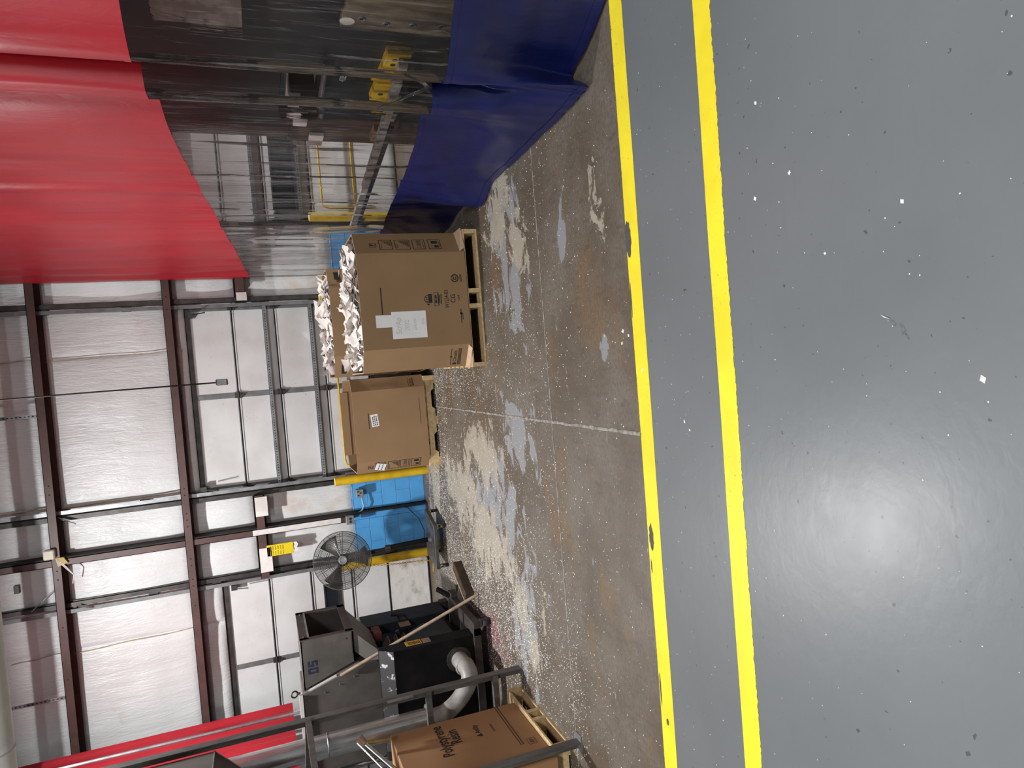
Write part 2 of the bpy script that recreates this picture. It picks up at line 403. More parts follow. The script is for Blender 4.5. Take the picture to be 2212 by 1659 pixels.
def lettering(txt, size, origin, xd, up, mat, parent, name='lettering', center=True, ext=0.0006, sx=1.0, bold=0.018):
    cu = bpy.data.curves.new('t', 'FONT'); cu.body = txt; cu.size = size; cu.extrude = 0; cu.offset = size*bold
    cu.align_x = 'CENTER' if center else 'LEFT'; cu.align_y = 'CENTER'; cu.resolution_u = 3
    ob = bpy.data.objects.new('t', cu); col.objects.link(ob)
    bpy.context.view_layer.update()
    me = bpy.data.meshes.new_from_object(ob.evaluated_get(bpy.context.evaluated_depsgraph_get()))
    xd = V(xd).normalized(); up = V(up).normalized(); nn = xd.cross(up)
    mb = MB(); o_ = V(origin)
    mb.add([o_ + xd*p.co.x*sx + up*p.co.y + nn*ext for p in me.vertices], [tuple(f.vertices) for f in me.polygons])
    bpy.data.objects.remove(ob); bpy.data.curves.remove(cu); bpy.data.meshes.remove(me)
    return mb.build(name, mat, parent)

def flat(mb, o, xd, up, x0, x1, y0, y1, ext=0.0006, t=0.0004):
    """thin printed rectangle on a face"""
    o = V(o); xd = V(xd).normalized(); up = V(up).normalized(); nn = xd.cross(up)
    ring = [o + xd*x + up*y + nn*ext for x, y in ((x0,y0),(x1,y0),(x1,y1),(x0,y1))]
    return mb.prism(ring, nn*t)
def frame(mb, o, xd, up, x0, x1, y0, y1, w):
    flat(mb,o,xd,up,x0,x1,y0,y0+w); flat(mb,o,xd,up,x0,x1,y1-w,y1); flat(mb,o,xd,up,x0,x0+w,y0+w,y1-w); flat(mb,o,xd,up,x1-w,x1,y0+w,y1-w)
rnd = random.Random(7)

# ---------------------------------------------------------------- floor
fl_base = MB().box(-9, 9, -6, 9.6, -.20, -.012).build('floor', joint_fill)
tag(fl_base, 'factory floor of grey painted aisle and worn brown concrete', 'floor', kind='structure')
MB().box(-9, 9, -6, 3.345, -.012, 0).build('painted_aisle', grey_floor, fl_base, label='glossy grey painted aisle')
g = .006
for (x0, x1, y0, y1) in ((-9, -.46-g, 3.345, 4.615-g), (-.46+g, 9, 3.345, 4.615-g), (-9, -.46-g, 4.615+g, 9.6), (-.46+g, 9, 4.615+g, 9.6)):
    s_ = MB().box(x0, x1, y0, y1, -.012, 0).build('slab', conc, fl_base, label='worn brown concrete slab with paint remnants')
def stripe(y0, y1, jag0, jag1, name):
    def fn(i, j):
        x = -8 + 16*i
        e = noise.noise((x*9, y0*3, 0))*.5 + noise.noise((x*60, y0*5, 3))
        w = noise.noise((x*1.3, y0, 9))*.004
        if j == 0: return (x, y0 + w + e*jag0, .0012)
        return (x, y1 + w + e*jag1, .0012)
    mb = MB().grid(fn, 1600, 1)
    o = mb.build(name, stripe_y, fl_base)
    return o
stripe(3.235, 3.365, .001, .002, 'yellow_line')['label'] = 'yellow line along the edge of the concrete'
stripe(2.515, 2.635, .007, .001, 'yellow_line')['label'] = 'yellow line inside the grey aisle'
# chipped holes in the first stripe
mb = MB()
for (cx, cy, rx, ry) in ((.64, 3.345, .10, .030), (-1.05, 3.33, .075, .022), (-1.22, 3.35, .04, .006), (-1.93, 3.35, .10, .007), (.30, 3.36, .10, .006), (-2.1, 3.3, .02, .012)):
    n_ = 26; ring = [V((cx + rx*math.cos(2*math.pi*i/n_)*(1+.35*noise.noise((i*.9, cx, 0))), cy + ry*math.sin(2*math.pi*i/n_)*(1+.5*noise.noise((i*.7, cx, 5))), .0020)) for i in range(n_)]
    mb.add(ring, [tuple(range(n_))])
mb.build('bare_patch', M('bare dark concrete', (0.085, 0.08, 0.075), (0.06, 0.056, 0.052), 40, .8), fl_base)
# crumbly filler along the crossing joint
def fill(i, j):
    t = i; y = 3.36 + t*4.9; wdt = .011 + .006*noise.noise((y*14, 0, 2)) - .004*t
    x = -.46 - .004 + (j-.5)*2*wdt + .004*noise.noise((y*5, 1, 1))
    return (x, y, .0025 + (.003 if .2 < j < .8 else 0) + .002*noise.noise((y*40, j*3, 0)))
MB().grid(fill, 300, 3).build('joint_filler', joint_fill, fl_base)
def fill2(i, j):
    x = -5 + i*8; wdt = .0055 + .004*noise.noise((x*11, 0, 2))
    return (x, 4.615 + (j-.5)*2*wdt, .0015 + (.002 if .2 < j < .8 else 0))
MB().grid(fill2, 400, 3).build('joint_filler', joint_fill, fl_base)

# ---------------------------------------------------------------- back wall
WY = 9.20
wall = MB().box(-9, 9, 9.34, 9.45, 0, 6.6).build('wall_back', M('sheet metal wall', (.35,.33,.32), (.3,.28,.27), 3, .6))
tag(wall, 'back wall of white vinyl insulation between brown girts', 'wall', kind='structure')
D1 = (-1.335, 1.0, 2.78); D2 = (-6.2, -2.44, 2.62); D3 = (2.06, 4.6, 2.78)
rows = [(4.38, 6.2), (3.0, 4.27), (2.20, 2.90), (0.98, 2.06)]
seams = [-9, -6.4, -4.7, -2.95, -1.25, .46, 2.2, 3.9, 5.6, 9]
def sheet(x0, x1, z0, z1):
    k = rnd.random()*50
    def fn(i, j):
        x = x0 + (x1-x0)*i; z = z0 + (z1-z0)*j
        puff = .05*(math.sin(math.pi*min(max(i,0),1))**.35)*(math.sin(math.pi*j)**.35)
        wr = .012*noise.noise((x*3.2, z*1.2, k)) + .006*noise.noise((x*11, z*2.4, k)) + .010*noise.noise((x*1.1+z*2.3, z*3.1-x, k+9))
        return (x, WY + .055 - puff + wr*(puff/.05), z)
    nu = max(8, int((x1-x0)/.03)); nv = max(8, int((z1-z0)/.035))
    MB().grid(fn, nu, nv).build('insulation_sheet', insul, wall, smooth=True)
for z0, z1 in rows:
    for a, b in zip(seams[:-1], seams[1:]):
        segs = [(a, b)]
        for (dx0, dx1, dz) in (D1, D2, D3):
            if z0 < dz - .3:
                new = []
                for (p, q) in segs:
                    if q <= dx0 or p >= dx1: new.append((p, q)); continue
                    if p < dx0: new.append((p, dx0))
                    if q > dx1: new.append((dx1, q))
                segs = new
        for p, q in segs:
            if q - p < .05: continue
            # the centre post divides the low bays
            if z0 < 2.5 and p < -1.86 < q:
                sheet(p, -1.90, z0, z1); sheet(-1.82, q, z0, z1)
            else: sheet(p, q, z0, z1)
for x in (.46, -1.25, -2.95):
    for z0, z1 in ((3.0, 4.27), (4.38, 4.9)):
        pts = [(x + .006*math.sin(z0*7+i) - .03*(i/10), WY + .012, z0 + (z1-z0)*i/10) for i in range(11)]
        MB().tube(pts, .006, 5).build('seam_tape', seam_tape, wall)
# girts: C sections with a deep web, lip turned down
def girt(x0, x1, z, h=.085, depth=.25, mat=brown_steel, y=WY+.06):
    mb = MB()
    mb.box(x0, x1, y-depth, y, z-.006, z)
    mb.box(x0, x1, y-depth, y-depth+.006, z-h, z)
    mb.box(x0, x1, y-.03, y-.024, z-h*1.0, z-.006)
    return mb.build('girt', mat, wall)
for a, b, z0 in ((-6.2, -4.7, 2.65), (-4.7, -2.95, 2.65), (-2.95, -2.46, 2.65), (-1.3, .46, 2.79), (.46, .99, 2.79), (2.2, 4.5, 2.79)): sheet(a, b, z0, 2.905)
girt(-8, 8, 4.36); girt(-8, 8, 2.99)
girt(-2.44, -1.90, 2.18, .10); girt(-1.82, -1.40, 2.18, .10); girt(1.02, 2.04, 2.18, .11)
girt(-8, 8, 5.55)
mb = MB()
for zc, xs in ((4.36, (-.98, -1.08, -1.95, -2.05, -2.6, -3.2)), (2.99, (.95, 1.1, -1.2, -1.28, -1.5, -1.58, -1.66, -2.05, -2.13, -2.3, -2.38, -2.62))):
    for x in xs: mb.cyl((x, WY-.192, zc-.045), (x, WY-.186, zc-.045), .009, 8)
tag(mb.build('bolt_hole', black_gap, wall), kind='stuff')
MB().box(-2.17, -2.08, WY-.03, WY+.02, 4.74, 4.79).build('wall_clip', dark_steel, wall)
# white painted clips on the short girts
for x0, x1 in ((-1.66, -1.42), (-2.36, -2.06)):
    MB().box(x0, x1, WY-.205, WY-.193, 2.03, 2.175).build('clip_plate', white_steel, wall)
MB().box(1.02, 1.12, WY-.205, WY-.193, 2.05, 2.17).build('clip_plate', white_steel, wall)

# blue block knee wall: every block is a piece
def blocks(x0, x1):
    H_ = .193; Lb = .40
    MB().box(x0+.01, x1-.01, WY+.005, 9.34, 0, 5*H_-.002).build('mortar_bed', blue_mortar, wall)
    for r in range(5):
        off = (r % 2)*Lb/2
        x = x0 - off
        while x < x1 - .02:
            a = max(x, x0); b = min(x+Lb, x1)
            if b - a > .03:
                MB().box(a+.0009, b-.0009, WY, WY+.10, r*H_+.0032, (r+1)*H_-.0032).build('block', blue_paint, wall, bevel=.0022)
            x += Lb
    MB().box(x0, x1, WY-.004, WY+.10, 5*H_, 5*H_+.012).build('cap_strip', blue_mortar_hi, wall)
blocks(-1.80, -1.36); blocks(-2.44, -1.93); blocks(1.04, 2.04)
MB().box(-1.925, -1.825, WY-.02, WY+.10, 0, .975).build('pilaster', blue_paint, wall, bevel=.004)

# ---------------------------------------------------------------- sectional overhead doors
def door(n, x0, x1, top, zs, struts, stile_x, label, bad=False, window=None):
    d = thing('door_%d' % n, label, 'door', ((x0+x1)/2, WY+.07, 0), kind='structure')
    y = WY + .07
    for i, (zb, zt) in enumerate(zip(zs[1:], zs[:-1])):
        mb = MB()
        if bad and i == len(zs)-2:
            def fn(u, w):
                xx = x0 + (x1-x0)*u; zz = zb+.006 + (zt-zb-.012)*w
                dd = .025*max(0, noise.noise((xx*6, zz*9, 2))-.05)*(1-w) + .010*noise.noise((xx*15, zz*11, 7))*(1-w)
                return (xx, y+.03*0 + dd, zz)
            mb.grid(fn, 90, 24); sec = mb.build('section', dented, d, smooth=True)
        else:
            mb.box(x0, x1, y, y+.045, zb+.007, zt-.007)
            mb.box(x0, x1, y-.012, y+.045, zt-.022, zt-.007)   # rolled lip at the joint
            sec = mb.build('section', white_panel, d, bevel=.003)
        MB().box(x0, x1, y-.004, y+.03, zb-.006, zb+.006).build('joint_line', black_gap, sec)
        MB().box(x0+.01, x1-.01, y-.016, y-.001, zb+.010, zb+.020).build('lip', galv, sec)
        for sx, wd in ((x0+.035, .07), (x1-.035, .07)) + tuple((q, .06) for q in stile_x):
            MB().box(sx-wd/2, sx+wd/2, y-.014, y-.001, zb+.012, zt-.022).build('stile', grey_stile, sec)
            hg = MB(); hg.box(sx-.035, sx+.035, y-.026, y-.012, zb-.045, zb+.045); hg.cyl((sx-.04, y-.03, zb), (sx+.04, y-.03, zb), .011, 8)
            hg.box(sx-.012, sx+.012, y-.05, y-.02, zb-.07, zb-.02)
            if i < len(zs)-2: hg.build('hinge', dark_steel, sec)
    for z in struts:
        mb = MB(); mb.box(x0, x1, y-.075, y-.070, z-.045, z); mb.box(x0, x1, y-.075, y, z-.004, z); mb.box(x0, x1, y-.006, y, z-.045, z)
        st = mb.build('strut', galv, d)
        hb = MB(); k = int((x1-x0)/.034)
        for q in range(k):
            xx = x0 + .02 + q*.034; hb.box(xx, xx+.012, y-.0765, y-.0745, z-.030, z-.018)
        tag(hb.build('perforation', black_gap, st), kind='stuff')
    if window:
        wx0, wx1, wz0, wz1 = window
        fr = MB()
        fr.box(wx0-.02, wx1+.02, y-.022, y-.003, wz1, wz1+.02); fr.box(wx0-.02, wx1+.02, y-.022, y-.003, wz0-.045, wz0)
        fr.box(wx0-.02, wx0, y-.022, y-.003, wz0, wz1); fr.box(wx1, wx1+.02, y-.022, y-.003, wz0, wz1)
        w_ = fr.build('window_frame', dark_steel, d)
        MB().box(wx0, wx1, y-.012, y-.004, wz0, wz1).build('pane', glass_dark, w_)
    MB().box(x0, x1, y-.02, y+.05, top-.03, top+.02).build('top_rail', dark_steel, d)
    return d
d1 = door(1, D1[0], D1[1], 2.76, [2.75, 2.25, 1.74, 1.165, .60, .012], (1.885, 1.325), (-.14,), 'white overhead door with perforated struts behind the cardboard boxes')
d2 = door(2, D2[0], D2[1], 2.61, [2.60, 2.085, 1.575, 1.055, .57, .012], (), (-3.57, -4.9), 'white overhead door with dented bottom section behind the grinder', True, (-3.55, -2.745, 1.26, 1.415))
d3 = door(3, D3[0], D3[1], 2.76, [2.75, 2.25, 1.74, 1.165, .60, .012], (1.885, 1.325), (3.3,), 'white overhead door seen through the clear curtain', False, (2.2, 4.4, 1.36, 1.62))

# lift tracks: dark wall angle plus galvanised track
def track(n_parent, x, side, ztop=6.0, z0=.02):
    y = WY - .02
    mb = MB().angle((x, y, z0), (x, y, ztop), .065, .006, (0,1,0), (side,0,0)); mb.angle((x+side*.004, y-.045, z0), (x+side*.004, y-.045, ztop), .05, .005, (side,0,0), (0,1,0))
    t = mb.build('track_angle', dark_steel, n_parent)
    mb = MB(); xo = x - side*.040
    mb.box(xo-.004, xo+.004, y-.06, y, z0, ztop); mb.box(xo-.022, xo+.022, y-.064, y-.058, z0, ztop)
    mb.build('track', galv if side < 0 else grey_stile, n_parent)
    mb = MB()
    for z in (.5, 1.2, 1.95, 2.7, 3.4, 4.25): mb.box(min(x, xo)-.02, max(x, xo)+.02, y-.01, y+.05, z-.05, z+.05)
    mb.build('track_bracket', dark_steel, n_parent)
track(d1, D1[1]+.02, 1); track(d1, D1[0]-.02, -1); track(d2, D2[1]+.02, 1); track(d3, D3[0]-.02, -1)
for x, side, z in ((.88, -1, 2.62), (-1.26, 1, 2.66), (-2.53, -1, 2.42)):
    mb = MB().bar((x, WY-.10, z+.06), (x - side*.012, WY-.20, z-.08), .012, .012); mb.box(x-.03, x+.03, WY-.06, WY+.06, z+.05, z+.12)
    mb.build('stop_rod', dark_steel, d2 if x < -2 else d1)
for p0, p1 in (((-1.45, WY-.14, 4.10), (-1.36, WY-.10, 4.28)), ((-2.38, WY-.10, 4.62), (-2.10, WY-.14, 4.30)), ((-2.45, WY-.10, 4.02), (-2.40, WY-.12, 4.16))):
    MB().bar(p0, p1, .035, .006).build('knee_brace', galv, wall)

# centre post between the doors
post = thing('centre_post', 'brown steel post between the two doors, white painted lower half', 'post', (-1.86, WY-.05, 0), kind='structure')
def chan(z0, z1, mat, nm):
    mb = MB(); mb.box(-1.905, -1.825, WY-.165, WY-.158, z0, z1); mb.box(-1.905, -1.898, WY-.165, WY+.05, z0, z1); mb.box(-1.832, -1.825, WY-.165, WY+.05, z0, z1)
    return mb.build(nm, mat, post)
chan(2.23, 6.0, brown_steel, 'upper_channel'); chan(1.16, 2.23, white_steel, 'painted_channel'); chan(1.10, 1.16, brown_steel, 'lower_channel')
MB().box(-1.823, -1.806, WY-.16, WY+.05, .0, 6.0).build('gap_shade_strip', black_gap, post)  # solid black strip painting in the shade of the gap beside the post
MB().box(-8, 8, 7.57, 7.63, 4.776, 4.875).build('eave_strut', brown_steel, wall)

# ---------------------------------------------------------------- vinyl divider curtain on the right
def crom(pts, t):
    n_ = len(pts)-1; f = min(max(t, 0), .999999)*n_; i = int(f); u = f-i
    p = [V((*pts[min(max(k,0),n_)], 0)) for k in (i-1, i, i+1, i+2)]
    return .5*((2*p[1]) + (p[2]-p[0])*u + (2*p[0]-5*p[1]+4*p[2]-p[3])*u*u + (3*p[1]-p[0]-3*p[2]+p[3])*u*u*u)
TOP = [(1.30,9.10),(1.36,8.5),(1.42,7.7),(1.46,7.0),(1.48,6.6),(1.50,6.3),(1.50,6.0),(1.51,5.75),(1.52,5.5),(1.53,5.0),(1.57,4.55),(1.67,4.30),(1.635,4.15),(1.545,4.05),(1.565,3.95),(1.66,3.92),(1.735,3.98),(1.70,3.85),(1.585,3.71),(1.605,3.60),(1.69,3.50),(1.80,3.42),(1.92,3.28),(2.05,3.08),(2.2,2.8)]
BOT = [(1.30,9.10),(1.36,8.4),(1.41,7.6),(1.43,7.10),(1.45,6.85),(1.50,6.55),(1.53,6.32),(1.46,6.02),(1.405,5.72),(1.515,5.45),(1.53,5.1),(1.535,4.77),(1.55,4.45),(1.555,4.17),(1.565,4.0),(1.575,3.86),(1.585,3.76),(1.592,3.70),(1.60,3.64),(1.66,3.72),(1.745,3.84),(1.80,3.69),(1.87,3.54),(1.99,3.34),(2.2,3.0)]
def sm(z):
    return min(max((2.75 - z)/.6, 0), 1)*min(max((z-.45)/.4, 0), 1)
def cpath(t, z):
    a = crom(TOP, t); b = crom(BOT, t)
    w = min(max((0.98 - z)/.98, 0), 1); w = w*w*(3-2*w)
    p = a.lerp(b, w)
    far = min(max((p.y - 4.3)/1.0, 0), 1)
    rip = (.030*noise.noise((p.y*2.6, z*.25, 4)) + .020*noise.noise((p.y*6.3, z*.3, 8)) + (.004 + .016*sm(z))*noise.noise((p.y*17, z*.35, 1)) + (.001 + .011*sm(z))*noise.noise((p.y*39, z*.4, 3)))*far
    rip *= .25 + .75*min(z/1.2, 1)
    rip += .012*noise.noise((t*40, z*1.1, 2))
    # slack wrinkles in the low panel
    if z < .95: rip += .020*noise.noise((p.y*4 + z*2.5, z*5, 6))*math.sin(math.pi*z/.95)
    return V((p.x + rip, p.y, z))
def seam_hi(t): y = crom(TOP, t).y; return 2.44 - .072*max(y-3.7, 0) - .0035*max(y-5, 0)**2
def seam_lo(t): y = crom(TOP, t).y; return .90 - .068*max(y-3.9, 0)
cur = thing('divider_curtain', 'tall red, clear and navy vinyl divider curtain on the right', 'curtain', (1.6, 5.5, 0))
NU = 460
def panel(name, zlo, zhi, nv, mat, lab):
    mb = MB()
    def fn(i, j):
        a = zlo(i); b = zhi(i); return cpath(i, a + (b-a)*j)
    mb.grid(fn, NU, nv)
    return mb.build(name, mat, cur, smooth=True, label=lab)
panel('red_panel', seam_hi, lambda t: 5.6, 30, red_vinyl, 'red upper vinyl panel')
cl = panel('clear_panel', seam_lo, seam_hi, 34, clear, 'clear vinyl window panel')
bl = panel('blue_panel', lambda t: .022, seam_lo, 40, blue_vinyl, 'navy blue lower vinyl panel')
def strip(name, zc, hw, mat, par, off=-.003):
    mb = MB()
    mb.grid(lambda i, j: cpath(i, max(zc(i) + (j-.5)*2*hw, .012)) + V((off, 0, 0)), NU, 2)
    return mb.build(name, mat, par, smooth=True)
strip('hem', lambda t: .05, .030, blue_vinyl, bl); strip('seam', lambda t: seam_lo(t)-.016, .018, blue_vinyl, bl); strip('seam', lambda t: seam_hi(t)+.014, .016, red_vinyl, cur.children[0])

# the loose corner of clear vinyl twisted near the seam
mb = MB()
mb.tube([(1.60,3.86,.93),(1.60,3.84,.97),(1.585,3.90,1.04),(1.57,3.98,1.12),(1.565,4.05,1.2)], lambda t: .012-.006*t, 6)
mb.tube([(1.60,3.86,.93),(1.605,3.78,.98),(1.60,3.72,1.04),(1.60,3.66,1.12)], lambda t: .013-.007*t, 6)
mb.build('twist', clear, cl, smooth=True)

# second curtain at the far left
cur2 = thing('divider_curtain', 'red and clear vinyl curtain at the left behind the grinder and duct', 'curtain', (-4.1, 8, 0))
def c2(y, z): return V((-3.98 - .03*(8.8-y) + .018*math.sin(y*23) + .01*math.sin(y*41) , y, z))
def p2(nm, z0, z1, mat):
    MB().grid(lambda i, j: c2(8.78 - 2.6*i, z0 + (z1-z0)*j), 160, 8).build(nm, mat, cur2, smooth=True)
p2('red_panel', 1.95, 5.6, red_vinyl); p2('clear_panel', .8, 1.95, clear); p2('blue_panel', .02, .8, blue_vinyl)

# ---------------------------------------------------------------- pallets
def pallet(label, cx, y0, W, D, rz=0.0, notched=False):
    """deck boards run along local x, stringers along local y; origin at centre of the base"""
    t = thing('pallet', label, 'pallet', (cx, y0, 0), rz, 'pallets under the cardboard boxes')
    Mx = basis(t)
    def bx(x0, x1, a, b, z0, z1, nm, bev=.002):
        mb = MB().box(x0, x1, a, b, z0, z1); mb.v = [Mx @ p for p in mb.v]; return mb.build(nm, wood_new, t, bevel=bev)
    nb = 7
    for i in range(nb):
        w = .135 if i in (0, nb-1) else .10; c = -D/2 + w/2 + (D-w)*i/(nb-1)
        if i in (0, nb-1): pass
        bx(-W/2, W/2, c-w/2, c+w/2, .122, .140, 'deck_board')
    for i in range(3):
        c = (-D/2+.05, 0, D/2-.05)[i]; bx(-W/2, W/2, c-.05, c+.05, 0, .018, 'bottom_board')
    for x in (-W/2+.02, -.07, .07, W/2-.02):
        mb = MB()
        if notched:
            pr = [(-D/2,.018),(-D/2+.16,.018),(-D/2+.19,.055),(-D/2+.38,.055),(-D/2+.41,.018),(D/2-.41,.018),(D/2-.38,.055),(D/2-.19,.055),(D/2-.16,.018),(D/2,.018),(D/2,.122),(-D/2,.122)]
        else:
            pr = [(-D/2,.018),(D/2,.018),(D/2,.122),(-D/2,.122)]
        mb.prism([(x-.02, y, z) for y, z in pr], (.04, 0, 0)); mb.v = [Mx @ p for p in mb.v]
        mb.build('stringer', wood_new, t)
    return t
pallet('pine pallet under the front box with the handwritten note', .62, 6.55, 1.27, 1.06)
pallet('pine pallet under the rear box beside the curtain', .63, 8.55, 1.22, 1.0)
pallet('notched pine pallet under the box by the yellow bollard', -.63, 8.60, .98, 1.10, math.pi/2, True)
pallet('pine pallet under the resin box', -3.53, 5.27, 1.04, 1.16, math.pi/2)

# ---------------------------------------------------------------- octagonal cardboard bulk boxes
def octbox(name, label, x0, x1, y0, y1, z0, z1, c, mat=card, th=.010, open_top=True):
    t = thing(name, label, 'box', ((x0+x1)/2, (y0+y1)/2, z0), group='cardboard bulk boxes on pallets')
    def ring(d, z):
        a, b, e, f = x0+d, x1-d, y0+d, y1-d; k = c
        return [V(p) for p in ((a+k,e,z),(b-k,e,z),(b,e+k*.75,z),(b,f-k*.75,z),(b-k,f,z),(a+k,f,z),(a,f-k*.75,z),(a,e+k*.75,z))]
    o0, o1, i1, i0 = ring(0, z0), ring(0, z1), ring(th, z1), ring(th, z0+.02)
    n_ = 8; mb = MB()
    mb.add(o0+o1+i1+i0, [(i,(i+1)%n_,(i+1)%n_+n_,i+n_) for i in range(n_)] + [(i+2*n_,(i+1)%n_+2*n_,(i+1)%n_+3*n_,i+3*n_) for i in range(n_)] + [tuple(range(n_-1,-1,-1)), tuple(range(3*n_,4*n_))])
    body = mb.build('body', mat, t)
    mb = MB(); mb.add(o1+i1, [(i,(i+1)%n_,(i+1)%n_+n_,i+n_) for i in range(n_)]); mb.v = [p+V((0,0,.0008)) for p in mb.v]
    mb.build('rim', card_edge, t)
    return t, body
A, A_body = octbox('bulk_box', 'front cardboard box of white scrap with a handwritten note', 0.0, 1.245, 6.0, 7.06, .141, 1.122, .20)
B, B_body = octbox('bulk_box', 'rear cardboard box of white scrap standing behind the front box', -.02, 1.27, 8.12, 9.03, .141, 1.150, .25)
C_, C_body = octbox('bulk_box', 'empty cardboard box with a small white sticker beside the yellow bollard', -1.175, -.06, 8.06, 8.98, .141, 1.005, .14)
# straps of clear wrap hanging on the box corners
for (x, y) in ((-.012, 6.95),):
    MB().grid(lambda i, j: V((x + .01*math.sin(j*20), y - .12*i, .3 + .8*j)), 6, 20).build('wrap_film', clear, A)
# bottom flaps flaring over the pallet
for t, ring in ((A, [(0.0,6.15,.170),(.195,5.998,.170),(.16,5.97,.146),(-.03,6.10,.146)]), (A, [(1.245,6.15,.185),(1.05,5.998,.185),(1.08,5.97,.146),(1.275,6.06,.146)])):
    MB().prism(ring, (0,0,-.004)).build('bottom_flap', card_edge, t)
# hand holes in the rear box
for x0, x1, y0, y1 in ((.02, .13, 8.285, 8.175), (1.12, 1.22, 8.17, 8.26)):
    d = V((x1-x0, y1-y0, 0)).normalized(); nn = V((d.y, -d.x, 0))
    MB().prism([V((x0,y0,1.02))+nn*.004, V((x1,y1,1.02))+nn*.004, V((x1,y1,1.075))+nn*.004, V((x0,y0,1.075))+nn*.004], nn*.001).build('hand_hole', black_gap, B)
# folded inner flap and back rim of the empty box
MB().prism([(-1.0,8.075,.99),(-.3,8.075,.99),(-.3,8.10,.93),(-1.0,8.10,.93)], (0,.004,0)).build('inner_flap', card_d, C_)
MB().box(-1.03, -.22, 8.955, 8.965, .95, 1.045).build('raised_flap', card, C_)

# resin box (plain square box) inside the stand
D_ = thing('bulk_box', 'cardboard box lettered Polystyrene Resin at the left edge', 'box', (-3.53, 5.14, .14), group='cardboard bulk boxes on pallets')
MB().box(-4.06, -2.99, 4.66, 5.615, .141, 1.235).build('body', card_d, D_, bevel=.006)
MB().prism([(-2.985,4.70,.14),(-2.985,4.84,.14),(-2.985,4.84,1.2),(-2.985,4.70,1.2)], (.003,0,0)).build('corner_strip', card_d, D_)
XF = -2.9895; xd = V((0,1,0)); up = V((0,0,1))
lettering('Polystyrene', .128, (XF, 5.31, .868), xd, up, ink, D_, sx=.78, ext=.002)
lettering('Resin', .128, (XF, 5.33, .765), xd, up, ink, D_, sx=.78, ext=.002)
lettering('AmSty', .062, (XF, 5.35, .573), xd, up, ink, D_, sx=.8, ext=.002)
mb = MB(); mb.prism([(XF+.002, 5.225, .553), (XF+.002, 5.27, .553), (XF+.002, 5.25, .60)], (.0006,0,0)); mb.build('logo_mark', ink, D_)
mb = MB(); flat(mb, (XF,5.31,.445), xd, up, -.06, .06, -.006, .006, .002); mb.build('printed_line', faint_ink, D_)
mb = MB()
for k in range(26):
    for z in (.325, .303): flat(mb, (XF, 4.96, z), xd, up, k*.0255, k*.0255+.021, -.004, .004, .002)
mb.build('printed_line', M('dark brown print', (.05,.02,.015), (.06,.03,.02), 20, .8), D_)
mb = MB(); frame(mb, (XF, 4.93, .195), xd, up, 0, .09, 0, .07, .004); flat(mb, (XF,4.93,.195), xd, up, .02, .07, .02, .05, .002); mb.build('printed_stamp', faint_ink, D_)

# ---- print on the front box
ex = V((1,0,0)); FY = 6.0
def fp(x, z): return (x, FY, z)
mb = MB(); flat(mb, fp(.505,.934), ex, up, 0, .236, -.005, .005); mb.build('printed_line', ink, A)
lettering('W1234-03', .052, fp(.62, .342), ex, up, ink, A, sx=.72)
lettering('CG', .062, fp(.622, .281), ex, up, ink, A, sx=.9)
lettering('1204', .028, fp(.622, .228), ex, up, ink, A)
# recycling roundel
mb = MB(); c0 = V(fp(.805, .252)) + V((0,-.0008,0)); nseg = 40
def arc(r0, r1, a0, a1):
    n_ = 24; pts = [a0 + (a1-a0)*i/n_ for i in range(n_+1)]
    vs_ = [c0 + V((math.cos(a)*r, 0, math.sin(a)*r)) for a in pts for r in (r0, r1)]
    mb.add(vs_, [(2*i, 2*i+2, 2*i+3, 2*i+1) for i in range(n_)])
arc(.026, .037, math.radians(100), math.radians(440)); arc(.008, .018, math.radians(20), math.radians(330))
flat(mb, fp(.805,.252), ex, up, -.034, .034, -.053, -.047); flat(mb, fp(.805,.252), ex, up, -.032, .032, -.064, -.058)
mb.build('printed_roundel', ink, A)
# globe mark and certificate mark
mb = MB(); c0 = V(fp(.625,.515)) + V((0,-.0008,0)); arc(.030, .036, 0, math.pi); flat(mb, fp(.625,.515), ex, up, -.035, .045, -.038, -.002); flat(mb, fp(.625,.515), ex, up, -.055, -.04, -.01, .01)
for k in range(3): flat(mb, fp(.625,.515), ex, up, -.025+k*.018, -.018+k*.018, .004, .022)
mb.build('printed_globe', ink, A)
mb = MB(); frame(mb, fp(.622,.420), ex, up, -.062, .062, -.005, .040, .004)
for k, (a, b) in enumerate(((-.05,.05),(-.035,.035),(-.045,.045))): flat(mb, fp(.622,.420), ex, up, a, b, .018-k*.014-.02, .026-k*.014-.02)
flat(mb, fp(.622,.420), ex, up, -.035, .035, .014, .032); mb.build('printed_certificate', ink, A)
lettering('SFI', .014, fp(.622, .443), ex, up, card_edge, A, ext=.0016)
mb = MB(); flat(mb, fp(.47,.217), ex, up, -.075, .055, -.004, .004); flat(mb, fp(.47,.217), ex, up, -.045, .012, -.018, -.012); flat(mb, fp(.47,.217), ex, up, .005, .022, -.012, .010); mb.build('printed_line', ink, A)
